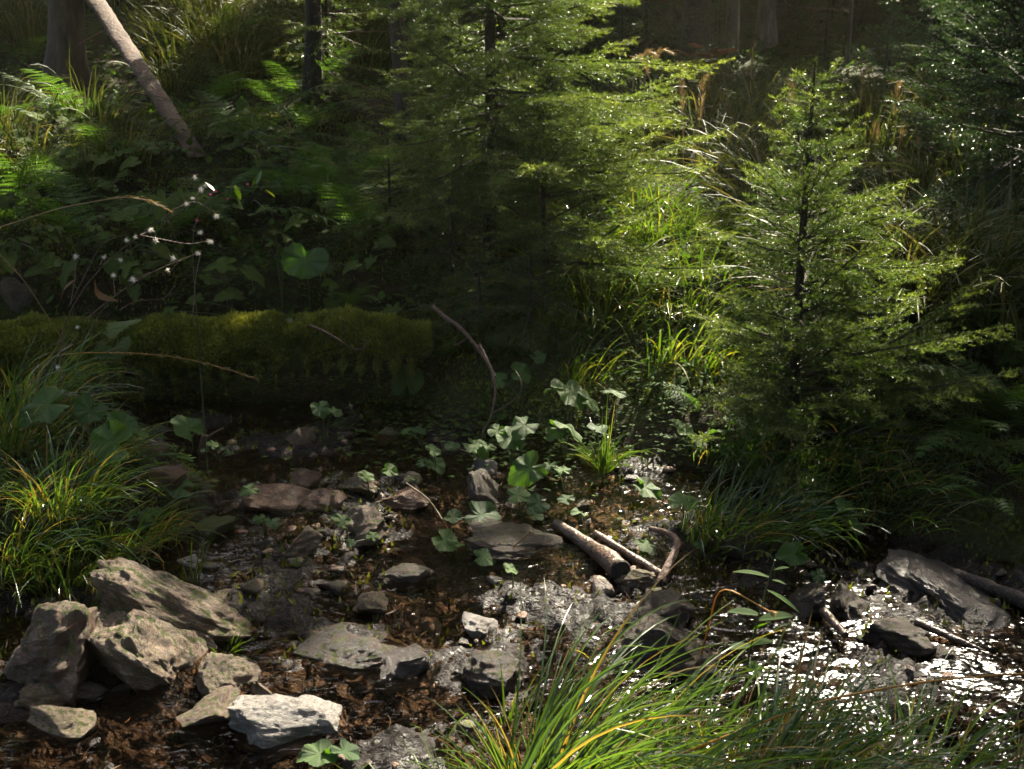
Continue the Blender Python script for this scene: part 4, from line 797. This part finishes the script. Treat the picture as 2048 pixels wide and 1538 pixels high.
def leaf_rot(tilt, az, spin):
    return (Matrix.Rotation(az, 4, 'Z') @ Matrix.Rotation(tilt, 4, 'Y') @ Matrix.Rotation(spin - az, 4, 'Z')).to_euler()
def butterbur(label, leaves, foot=None, meshes=BL, name='butterbur_plant', cat='plant', group=None):
    """leaves: (px, py, width in photo px, height above ground m, tilt, azimuth of tilt)"""
    px, py, w, hh, tl, az = leaves[0]
    c = []
    for (px, py, w, hh, tl, az) in leaves: c.append(hit(px, py, hh))
    f = hit(*foot) if foot else np.array([c[0][0] + .01, c[0][1] + .03, Hs(c[0][0] + .01, c[0][1] + .03)])
    t = thing(name, label, cat, f, 0, group)
    for P, (px, py, w, hh, tl, az) in zip(c, leaves):
        o = link('leaf', meshes[rng.integers(len(meshes))], t, P - f); d = np.linalg.norm(P - [0, 0, CAM_Z]); s_ = w * d / FPX / 2 * .88
        o.scale = (s_, s_, s_ * .8); o.rotation_euler = leaf_rot(tl, az, rng.uniform(0, 6.28))
        b = MB(); q = smooth_path([[0, 0, -.01], [(P - f)[0] * .3, (P - f)[1] * .3, (P - f)[2] * .7], P - f - [0, 0, .003]], 8); b.tubes(q, np.linspace(.0028, .0018, 8), 5); link('stalk', b.mesh('stalk', [M['stem']], True), t)
    return t
BUT = [
 ('pair of large wet round leaves left of the broad flat rock', [(888, 1080, 62, .06, .5, -1.2), (912, 1086, 40, .05, .3, 0)]),
 ('glossy oval leaf just right of the pair of large round leaves', [(968, 1112, 60, .05, .35, -1.4)]),
 ('small sunlit leaf standing alone in the stream below the oval leaf', [(1020, 1138, 34, .07, .4, -.5)]),
 ('large three lobed leaf above the broad flat rock', [(962, 1030, 76, .06, .45, -1.5), (905, 1034, 46, .05, .3, -2)]),
 ('dark leaf pair above the cut log', [(1035, 990, 56, .08, .4, -1.8), (1078, 1005, 50, .07, .6, -1), (1070, 1030, 44, .05, .4, -1.2)]),
 ('bright round leaf on an orange stalk above the log', [(1132, 998, 40, .10, .2, -1.5)]),
 ('bright tilted leaf left of the fallen sunlit grass tuft', [(1160, 1024, 36, .06, .5, .4)]),
 ('pale sunlit leaf held flat above the grass tuft', [(1195, 858, 52, .20, .15, -1.5)]),
 ('tall leaves with torn sunlit edges on the far bank', [(1140, 782, 96, .22, .5, -.6), (1108, 776, 50, .24, .3, 2.5), (1180, 800, 60, .20, .7, -.4)]),
 ('horizontal bright leaf right of the torn sunlit leaves', [(1230, 782, 70, .24, .25, .3)]),
 ('cluster of half lit lobed leaves at the edge of the sun patch', [(1020, 875, 70, .16, .5, -1.4), (1050, 850, 60, .2, .4, -1), (995, 860, 44, .16, .3, -2)]),
 ('narrow bright leaf pointing right above the lit bank', [(1130, 850, 70, .18, .4, .4), (1110, 864, 44, .16, .4, -.3)]),
 ('low dark frilled leaf below the half lit cluster', [(1060, 935, 80, .08, .8, -1.5)]),
 ('small leaf pair in front of the pale sunlit stone', [(1125, 940, 36, .1, .3, -1), (1100, 930, 28, .1, .4, -2)]),
 ('broad leaf lying in the sun on the mossy bank', [(1290, 975, 60, .07, .45, -.9)]),
 ('large lit leaves left of the right spruce trunk', [(1370, 862, 60, .14, .5, -.5), (1400, 880, 40, .12, .6, -.2)]),
 ('pale ribbed leaves close to the right spruce trunk', [(1470, 848, 80, .18, .4, .2), (1505, 845, 70, .18, .5, -.4), (1440, 862, 60, .14, .4, 2)]),
 ('dark overhanging leaf at the foot of the right spruce', [(1520, 890, 90, .14, .5, -1.3), (1470, 900, 66, .12, .5, -1.6)]),
 ('round leaf in half shade below the right spruce', [(1365, 1005, 66, .08, .4, -1.4)]),
 ('drooping leaf trio on the shaded right bank', [(1640, 1018, 54, .12, .5, -1.2), (1690, 1010, 46, .14, .4, -.4), (1712, 1050, 50, .1, .7, -.9)]),
 ('single dull leaf right of the shaded leaf trio', [(1650, 1055, 50, .07, .4, -2)]),
 ('small wet leaf low on the dark right bank', [(1588, 1108, 56, .08, .8, -1.5)]),
 ('tiny toothed leaf above the wet rocks at right', [(1636, 1150, 34, .05, .6, -1.3)]),
 ('fresh leaf lying in water right of the bent branch', [(1290, 1088, 46, .03, .15, -1)]),
 ('small round leaf at the foot of the shaded right bank', [(1402, 1090, 30, .05, .4, -1)]),
 ('toothed leaf at the left edge of the debris fan', [(360, 975, 66, .10, .45, -.8)]),
 ('small leaf pair near the lichen spotted rock at left', [(300, 1030, 50, .08, .4, -1), (268, 1028, 30, .08, .4, -2)]),
 ('tiny leaf over the mottled rock', [(500, 978, 36, .07, .4, -1)]),
 ('two small leaves right of the mossy dark rock', [(518, 1036, 28, .07, .6, -1.5), (545, 1043, 38, .07, .3, -.4)]),
 ('glossy folded leaf in front of the brown angular block', [(686, 1042, 38, .08, .7, -.8)]),
 ('small leaf pair below the brown angular block', [(745, 1073, 28, .05, .5, -1.4), (700, 1085, 24, .05, .5, -1.7)]),
 ('flat leaf above the grey striped stone', [(730, 952, 42, .09, .25, -.6)]),
 ('round leaf on the upper debris fan', [(778, 940, 34, .07, .5, -1.5)]),
 ('low pair of leaves at the top of the debris fan', [(835, 862, 36, .08, .35, -1), (812, 862, 26, .07, .4, -2)]),
 ('stacked leaves left of the pale sunlit stone', [(866, 900, 40, .12, .5, -.8), (870, 927, 46, .06, .35, -1), (845, 925, 30, .06, .4, -2)]),
 ('leaf pair just above the pale sunlit stone', [(950, 890, 56, .1, .4, -.8), (905, 893, 36, .09, .4, -1.6), (975, 892, 40, .1, .4, -.3)]),
 ('sprig of small leaves beside the broken stub', [(425, 890, 26, .08, .5, -1), (448, 898, 20, .07, .3, -.5), (458, 905, 22, .06, .3, 0), (410, 901, 22, .06, .4, -2)]),
 ('big folded leaf at the mouth of the dark hollow', [(375, 858, 70, .12, .7, -.6)]),
 ('large round leaves at the left end of the hollow', [(180, 820, 70, .2, .8, -1.4), (95, 810, 90, .24, .6, -1.6), (245, 850, 66, .16, .9, -1)]),
 ('tall drooping leaves beside the dark hollow', [(225, 885, 90, .14, 1.0, -1.5), (280, 868, 36, .16, .6, -.5)]),
 ('star shaped leaf pair below the moss fringe', [(640, 815, 44, .16, .6, -1), (670, 820, 40, .16, .4, -.2)]),
 ('dark round leaf under the broken end of the mossy log', [(815, 765, 74, .15, .8, -1.5)]),
 ('dim leaves behind the forked dead twig', [(1040, 745, 50, .2, .8, -1.2), (1075, 715, 40, .22, .6, -1), (1000, 760, 40, .14, .7, -1.7)]),
 ('pale fallen leaves lying by the bright white rock', [(640, 1508, 70, .04, .3, -1), (690, 1502, 60, .03, .25, 0)]),
 ('small round leaf at the foot of the left grass bank', [(290, 1040, 30, .06, .5, -1)]),
 ('thin leaf at the bottom right behind sedge', [(1510, 1340, 36, .12, .9, -1)]),
]
for lab, lv in BUT: butterbur(lab, lv)
# taller leaf plants above the mossy log, seen in shade
for lab, lv, ms in [
 ('very large ribbed leaf hanging above the middle of the log', [(610, 520, 120, .35, 1.0, -1.4)], BL), ('twin large leaves left of the hanging ribbed leaf', [(450, 530, 100, .3, .6, -1.2), (420, 560, 90, .25, .5, -.6), (470, 590, 90, .2, .5, -.4)], HL),
 ('toothed leaf plant above the log behind the white seed heads', [(250, 430, 110, .45, .5, -1.5), (330, 400, 120, .45, .5, -1), (400, 395, 90, .5, .5, -.4)], HL), ('yellowing leaf pair above the log', [(665, 605, 80, .2, .6, -1), (660, 570, 80, .25, .6, -.8)], HL),
 ('small five leaf shoot above the hanging ribbed leaf', [(550, 465, 40, .4, .4, -1.5), (575, 475, 46, .4, .5, 0), (540, 488, 36, .38, .5, -2.2)], HL), ('three part leaf spray on top of the mossy log end', [(785, 618, 80, .12, .4, -1.8), (820, 600, 36, .16, .5, -.8), (845, 612, 60, .12, .4, 0)], HL),
 ('jagged leaf plant overhanging the top of the log', [(500, 545, 90, .3, .6, -.5), (390, 600, 80, .2, .5, -2), (340, 620, 70, .15, .5, -2.2)], HL)]:
    butterbur(lab, [(a, b_, c_ * (.85 if ms is BL else .55), d_, e_, f_) for a, b_, c_, d_, e_, f_ in lv], meshes=ms)
pl = []
while len(pl) < 40:
    px, py = rng.uniform(0, 760), rng.uniform(200, 560); pl.append((px, py))
for px, py in pl:
    if hides_trunk(hit(px, py), 30, 70): continue
    d = hit(px, py)[1]; butterbur('dim leafy plant on the shaded left hillside', [(px + rng.normal(0, 30), py + rng.normal(0, 18), rng.uniform(18, 42) * 6.5 / d, rng.uniform(.15, .4), rng.uniform(.2, .8), rng.uniform(-2.6, -.4)) for _ in range(4)], (px, py), HL, 'leafy_plant', 'plant', 'leafy plants on the left hillside')

# ------------------------------------------------------------------ ferns
def frond_mesh(seed, L=.5, np_=24, wide=.12, droop=1.1, mat='fern', el0=.9):
    r = np.random.default_rng(seed); n = 40; s = np.linspace(0, 1, n); th = (math.pi / 2 - el0) + droop * s ** 1.3
    P = np.cumsum(np.stack([np.sin(th), 0 * s, np.cos(th)], -1) * L / n, 0); T = unit(np.gradient(P, axis=0)); Nn = np.cross(T, [0, 1, 0])
    b = MB(); b.tubes(P, np.linspace(.003, .001, n), 4, .3); B0, T0, W0 = [], [], []
    for q in np.linspace(.14, .99, np_):
        k = min(int(q * n), n - 1); l = wide * np.sin(np.clip((q - .02) ** .6, 0, 1) * math.pi) ** .8 + .006
        for sg in (-1, 1):
            d = unit(np.array([0, sg, 0]) * .93 + T[k] * .32 + Nn[k] * r.normal(.0, .07)); m = 9; u = np.linspace(.05, 1, m); base = P[k] + d * (l * u)[:, None] - Nn[k] * (.12 * l * u ** 2)[:, None]
            pw = L / np_ * .62 * (1 - u * .8)
            for sg2 in (-1, 1):
                dd = unit(T[k] * sg2 * .9 + d * .45); B0.append(base); T0.append(base + dd * pw[:, None]); W0.append(np.tile(d * l / m * .48, (m, 1)))
    b.tris(np.concatenate(B0), np.concatenate(T0), np.concatenate(W0), r.uniform(.2, 1)); return b.mesh('frond', [M[mat]])
FR = [frond_mesh(400 + k, L=.42 + .06 * k, droop=[.9, 1.2, 1.5][k % 3], wide=.10) for k in range(4)]
def fern(label, base, fr, group=None, sc=1.):
    t = thing('fern', label, 'fern', base, 0, group)
    for az, s_ in fr:
        o = link('frond', FR[rng.integers(4)], t); o.rotation_euler = (rng.normal(0, .12), rng.normal(0, .1), az); o.scale = (s_ * sc,) * 3
    return t
for lab, px, py, dz, fr in [
 ('single fern frond reaching in at the left edge', -60, 380, .25, [(.1, 1.2), (-.4, 1.0)]), ('lit fern frond arching left on the far bank', 1400, 850, .05, [(2.9, .5), (2.5, .42), (-2.6, .4), (-.4, .4)]),
 ('small bright fern between lit leaves and the right spruce', 1420, 920, .0, [(3.0, .42), (2.4, .36), (-2.4, .4)]), ('large dark fern at the right edge below the right spruce', 2060, 870, .05, [(3.1, 1.0), (2.7, 1.0), (-2.8, .9), (3.4, 1.05), (-2.0, .8)]),
 ('dim hanging fern under the bushy spruce', 745, 500, .1, [(-1.5, .5), (-1.2, .5)]), ('fern with broad fronds above the left end of the log', 120, 500, .1, [(-.3, .8), (.4, .8), (-2.8, .8), (-1.4, .7)]),
 ('dark fern under the low boughs of the right spruce', 1670, 830, .0, [(-1.5, .6), (-.8, .6), (-2.2, .6)]), ('small fern on the grassy right bank', 1960, 1010, .0, [(-2.6, .5), (-1.5, .5), (-.5, .5)]), ('fern low on the bank left of the grassy right edge', 1860, 980, .0, [(-2.9, .55), (-1.2, .5), (2.6, .5)]),
 ('fern over the shaded end of the hill leaves', 640, 480, .05, [(-1.0, .7), (-2.0, .6), (.2, .7)])]:
    p = hit(max(px, -200), py); p[2] += dz; fern(lab, p, fr)
for _ in range(44):
    px, py = rng.uniform(0, 760), rng.uniform(120, 500); p = hit(px, py)
    if hides_trunk(p, 40, 90): continue
    fern('hazy fern on the shaded left hillside', p, [(a + rng.normal(0, .3), rng.uniform(.8, 1.2)) for a in (-2.6, -1.6, -.7, .2, 2.2)], 'ferns on the left hillside')
for _ in range(12):
    px, py = rng.uniform(690, 1080), rng.uniform(560, 740); p = hit(px, py); fern('small dim fern on the shaded bank under the bushy spruce', p, [(a + rng.normal(0, .3), rng.uniform(.35, .6)) for a in (-2.4, -1.5, -.6)], 'small ferns under the bushy spruce')
for _ in range(10):
    px, py = rng.uniform(1880, 2060), rng.uniform(700, 1000); p = hit(px, py); fern('dark fern in deep shade at the right edge', p, [(a + rng.normal(0, .3), rng.uniform(.6, .9)) for a in (-2.6, -1.6, -.7, 2.6)], 'ferns in deep shade at right')

# ------------------------------------------------------------------ stalked plants
def lance(b, P, d, L, w, rnd=.5, sag=.25, K=7):
    d = unit(d); s = np.linspace(0, 1, K); q = P + d * (L * s)[:, None] + np.array([0, 0, -sag * L]) * (s ** 2)[:, None]; sd_ = unit(np.cross(d, [0, 0, 1.])); pr = np.sin(np.clip(s * .93 + .04, 0, 1) * math.pi) ** .8
    b.folded(q[None], (sd_ * (w * pr / 2)[:, None])[None], (unit(np.cross(sd_, d)) * (w * pr * .12)[:, None])[None], rnd)
t = thing('seed_head_plant', 'dry branching plant with white fluffy seed heads in front of the mossy log', 'wildflower', gnd(130, 800)); o_ = np.array(t.location)
stem = MB(); D = 3.95
for pts in [[(130, 800), (110, 690), (140, 610), (200, 530), (280, 470), (345, 420), (400, 385)], [(170, 640), (230, 590), (300, 545), (360, 520), (400, 505)], [(280, 470), (330, 480), (380, 490), (420, 480)], [(345, 420), (390, 400), (435, 430)], [(140, 610), (150, 560), (150, 515)], [(200, 530), (208, 512)], [(230, 590), (226, 548)], [(300, 545), (268, 558)], [(140, 610), (205, 480), (252, 470)], [(280, 470), (305, 460)], [(360, 520), (340, 545)], [(110, 690), (155, 655)], [(385, 640), (390, 560), (402, 500)], [(330, 430), (350, 470), (365, 520)], [(240, 620), (270, 600), (330, 600), (350, 570)]]:
    q = smooth_path([at(x, y, D + .05 * k) for k, (x, y) in enumerate(pts)], 12) - o_; stem.tubes(q, np.linspace(.0028 if len(pts) > 4 else .0018, .001, 12), 5)
link('stem', stem.mesh('stem', [M['twig']], True), t)
for x, y in [(385, 395), (375, 408), (402, 378), (432, 430), (305, 460), (311, 480), (272, 474), (254, 480), (421, 483), (396, 505), (345, 516), (336, 541), (152, 513), (208, 513), (225, 549), (266, 558), (156, 653), (400, 465), (412, 370), (240, 520), (388, 352), (118, 735)]:
    f = MB(); n = 110; d = unit(rng.normal(size=(n, 3)) + rng.normal(0, .6, 3) + [0, 0, -.3]); c = at(x, y, D) - o_; z_ = rng.uniform(.009, .017); f.tris(np.tile(c, (n, 1)), c + d * z_ * rng.uniform(.2, 1.3, (n, 1)), unit(np.cross(d, rng.normal(size=(n, 3)))) * .0008, rng.random(n)); m_ = 9
    d = unit(rng.normal(size=(m_, 3))); f.tris(np.tile(c, (m_, 1)), c + d * .013, unit(np.cross(d, rng.normal(size=(m_, 3)))) * .0008, .5, 0, 1); link('seed_head', f.mesh('seed_head', [M['fluff'], M['straw']]), t)
for pts in [[(190, 560), (190, 585), (205, 595), (238, 602)], [(150, 560), (128, 575), (120, 608)]]:
    q = smooth_path([at(x, y, D) for x, y in pts], 10) - o_; f = MB(); f.strips(q[None], (np.array([.3, .4, .8]) * (.012 * np.sin(np.linspace(.15, 3.1, 10)))[:, None])[None], .5); link('dry_leaf', f.mesh('dry_leaf', [M['drybrown']]), t)
t = thing('willowherb', 'leafy stem with small pink flowers reaching right of the white seed heads', 'wildflower', at(380, 470, 4.2)); o_ = np.array(t.location); t.location[2] = Hs(o_[0], o_[1]); o_ = np.array(t.location)
q = smooth_path([o_, at(380, 440, 4.2), at(420, 385, 4.2), at(470, 372, 4.2), at(540, 375, 4.2), at(575, 372, 4.2)], 20) - o_; b = MB(); b.tubes(q, np.linspace(.003, .001, 20), 5); link('stem', b.mesh('stem', [M['stem']], True), t)
for x, y, dx, dy, L in [(470, 370, .1, -.9, .07), (510, 372, .3, .9, .07), (460, 378, .5, -.7, .07), (530, 378, .8, -.8, .05), (430, 382, -.6, .6, .05), (505, 375, .3, .8, .05), (450, 374, .9, .1, .06)]:
    b = MB(); lance(b, at(x, y, 4.2) - o_, [dx, rng.normal(0, .3), dy], L, .02, rng.random(), .1); link('leaf', b.mesh('leaf', [M['brightgrass']]), t)
for x, y in [(420, 390), (430, 382), (455, 398), (495, 368), (395, 440)]:
    b = MB(); c = at(x, y, 4.18) - o_; d = unit(rng.normal(size=(14, 3))); b.tris(np.tile(c, (14, 1)), c + d * .008, unit(np.cross(d, rng.normal(size=(14, 3)))) * .002, rng.random(14)); link('flower', b.mesh('flower', [M['pink']]), t)
t = thing('sow_thistle', 'upright plant with jagged dark leaves beside the right stream', 'plant', gnd(1490, 1390)); o_ = np.array(t.location); Y0 = float(o_[1])
q = smooth_path([o_ - [0, 0, .02], at(1495, 1320, Y0), at(1515, 1240, Y0), at(1540, 1150, Y0 - .02), at(1550, 1120, Y0 - .02)], 16) - o_; b = MB(); b.tubes(q, np.linspace(.004, .0018, 16), 6); link('stem', b.mesh('stem', [M['stem']], True), t)
for x, y, dx, dz, L, w in [(1540, 1155, -1, .25, .14, .030), (1535, 1180, 1, -.45, .12, .028), (1520, 1230, -1, .15, .12, .05), (1515, 1240, .8, .3, .14, .06), (1505, 1290, -.9, .35, .13, .045), (1500, 1290, .8, -.1, .15, .055), (1548, 1140, .5, .2, .06, .02), (1495, 1320, .8, -.6, .12, .05), (1545, 1160, .9, -.2, .05, .018), (1510, 1260, .3, .7, .12, .05)]:
    b = MB(); lance(b, at(x, y, Y0) - o_, [dx, rng.normal(0, .5), dz + .15], L * .72, w * .8, rng.random() * .5, .3); link('leaf', b.mesh('leaf', [M['cover']]), t)
t = thing('rowan_sapling', 'small sapling with rusty orange tip leaves in the middle background', 'tree', at(1425, 330, 9.2)); o_ = np.array(t.location); t.location[2] = Hs(o_[0], o_[1]); o_ = np.array(t.location)
b = MB(); b.tubes(smooth_path([o_, at(1425, 250, 9.2), at(1420, 100, 9.2)], 12) - o_, np.linspace(.014, .004, 12), 6); link('trunk', b.mesh('trunk', [M['twig']], True), t); cr = MB()
for k in range(70):
    f = rng.random(); c = at(1422 + rng.normal(0, 12), 95 + f * 190, 9.2) - o_; az = rng.uniform(0, 6.28); d = np.array([math.cos(az), math.sin(az) * .8, rng.uniform(-.1, .4)]); L = (.12 + .34 * f) * rng.uniform(.7, 1.2); cr.tubes(np.stack([c, c + d * L * .5, c + d * L + [0, 0, -.05 * L]]), np.array([.004, .003, .001]), 4, 0, 1)
    for q in np.linspace(.3, 1, 7):
        for sg in (-1, 1): lance(cr, c + d * L * q, d * .5 + np.array([-d[1], d[0], 0]) * sg, .075, .024, np.clip(1.05 - f * 2.2 + rng.normal(0, .12), 0, 1), .3, 5)
link('crown', cr.mesh('crown', [M['rust_leaf'], M['twig']]), t)

# ------------------------------------------------------------------ ground cover that nobody could count
def pts_where(n, x0, x1, y0, y1, f):
    X = rng.uniform(x0, x1, n); Y = rng.uniform(y0, y1, n); k = rng.random(n) < f(X, Y); X, Y = X[k], Y[k]; return np.stack([X, Y, H(X, Y)], -1)
ns = lambda X, Y, s, sd_: fbm(np.stack([X * s, Y * s, 0 * X], -1), 3, sd_)
P = pts_where(150000, -3, 3.4, 2.9, 8.0, lambda X, Y: np.clip(((1 - wetness(X, Y)) * 1.0 + .08) * (ns(X, Y, 2.2, 50) > -.25) + .05, 0, 1) * np.clip(1.2 - (Y - 4) / 5, .15, 1) * (near_edge(X) < Y))
mo = MB(); moss_tufts(mo, P + [0, 0, .004], np.tile([0, 0, 1.], (len(P), 1)), .016, np.clip(.45 + ns(P[:, 0], P[:, 1], 5, 51) * .5 + rng.normal(0, .15, len(P)), 0, 1), 0)
kind(link('moss_carpet', mo.mesh('moss_carpet', [M['moss']])), 'stuff')
P = pts_where(42000, -3, 3.2, 3.3, 7.0, lambda X, Y: np.clip((1 - wetness(X, Y)) * (ns(X, Y, 1.5, 60) > -.1) * np.clip(1.3 - (Y - bank_line(X)) / 2.2, .12, 1) + 1.1 * np.exp(-((X - .02) / .55) ** 2 - ((Y - 4.62) / .3) ** 2), 0, 1))
n = len(P); gc = MB()
for k in range(3):
    az = rng.uniform(0, .5, n) + k * 2.094 + P[:, 0] * 40; c = P + np.stack([0 * az, 0 * az, rng.uniform(.015, .06, n) if k == 0 else 0 * az], -1)
    if k == 0: hz = c[:, 2].copy()
    c[:, 2] = hz; d = np.stack([np.cos(az), np.sin(az), rng.uniform(-.35, .25, n)], -1); sz = rng.uniform(.008, .017, n)[:, None]; s_ = np.linspace(0, 1, 4)[None, :, None]; pr = np.array([.25, 1., .95, .2])[None, :, None]; sv = np.stack([-np.sin(az), np.cos(az), 0 * az], -1)
    gc.strips(c[:, None] + d[:, None] * sz[:, None] * s_, sv[:, None] * pr * sz[:, None] * .42, rng.random(n))
kind(link('ground_cover', gc.mesh('ground_cover', [M['cover']])), 'stuff')
P = pts_where(15000, -2.6, 3.0, 1.9, 6.0, lambda X, Y: (.2 + .6 * (ns(X, Y, 4, 70) > -.1)) * (1 - .55 * wetness(X, Y))); n = len(P); P[:, 2] += rng.uniform(.004, .022, n)
az = rng.uniform(0, 6.283, n); L = rng.gamma(2, .013, n) + .006; d = np.stack([np.cos(az), np.sin(az), rng.normal(0, .22, n)], -1); K = 4; s_ = np.linspace(-.5, .5, K); bend = rng.normal(0, .25, n)
q = P[:, None] + d[:, None] * (L[:, None] * s_)[..., None] + np.stack([-np.sin(az), np.cos(az), 0 * az], -1)[:, None] * (L[:, None] * bend[:, None] * (s_ ** 2)[None])[..., None]
li = MB(); li.strips(q, unit(np.cross(d, rng.normal(size=(n, 3))))[:, None] * np.array([.5, 1, 1, .4])[None, :, None] * rng.uniform(.0006, .0016, n)[:, None, None], rng.random(n))
kind(link('twig_litter', li.mesh('twig_litter', [M['litter']])), 'stuff')
P = pts_where(110000, -7, 5.5, 4.6, 16, lambda X, Y: np.clip(.9 - (Y - 5) / 14, .1, 1) * (Y > bank_line(X) + .3)); n = len(P); un = MB(); az = rng.uniform(0, 6.283, n); d = np.stack([np.cos(az), np.sin(az), rng.uniform(-.2, 1., n)], -1); sz = rng.uniform(.02, .06, n)[:, None]; P[:, 2] += rng.uniform(0, .09, n); s_ = np.linspace(0, 1, 4)[None, :, None]; pr = np.array([.2, 1, .8, .05])[None, :, None]; sv = np.stack([-np.sin(az), np.cos(az), 0 * az], -1)
un.strips(P[:, None] + unit(d)[:, None] * sz[:, None] * s_, sv[:, None] * pr * sz[:, None] * .3, rng.random(n)); kind(link('undergrowth', un.mesh('undergrowth', [M['hillleaf'] if False else M['cover']])), 'stuff')

# ------------------------------------------------------------------ even haze volume round the whole scene, added for the warm veil at upper left
bm = bmesh.new(); bmesh.ops.create_cube(bm, size=1); me = bpy.data.meshes.new('haze'); bm.to_mesh(me); bm.free()
lo = np.array([-112., -61., -2.]); lo[2] = min(-2.0, float(GZ.min()) - 1.0); hi_ = np.array([112., 158., max(19., float(GZ.max()) + 1.0)])
hz_ = link('haze', me); hz_.location = (lo + hi_) / 2; hz_.scale = hi_ - lo; kind(hz_, 'stuff')
m = bpy.data.materials.new('haze_air'); m.use_nodes = True; nt = m.node_tree; nt.nodes.clear(); o = nt.nodes.new('ShaderNodeOutputMaterial'); v = nt.nodes.new('ShaderNodeVolumePrincipled')
v.inputs['Color'].default_value = (.95, .95, .66, 1); v.inputs['Density'].default_value = .0011; v.inputs['Anisotropy'].default_value = .6
nt.links.new(v.outputs[0], o.inputs['Volume']); me.materials.append(m)
S.cycles.volume_bounces = 0
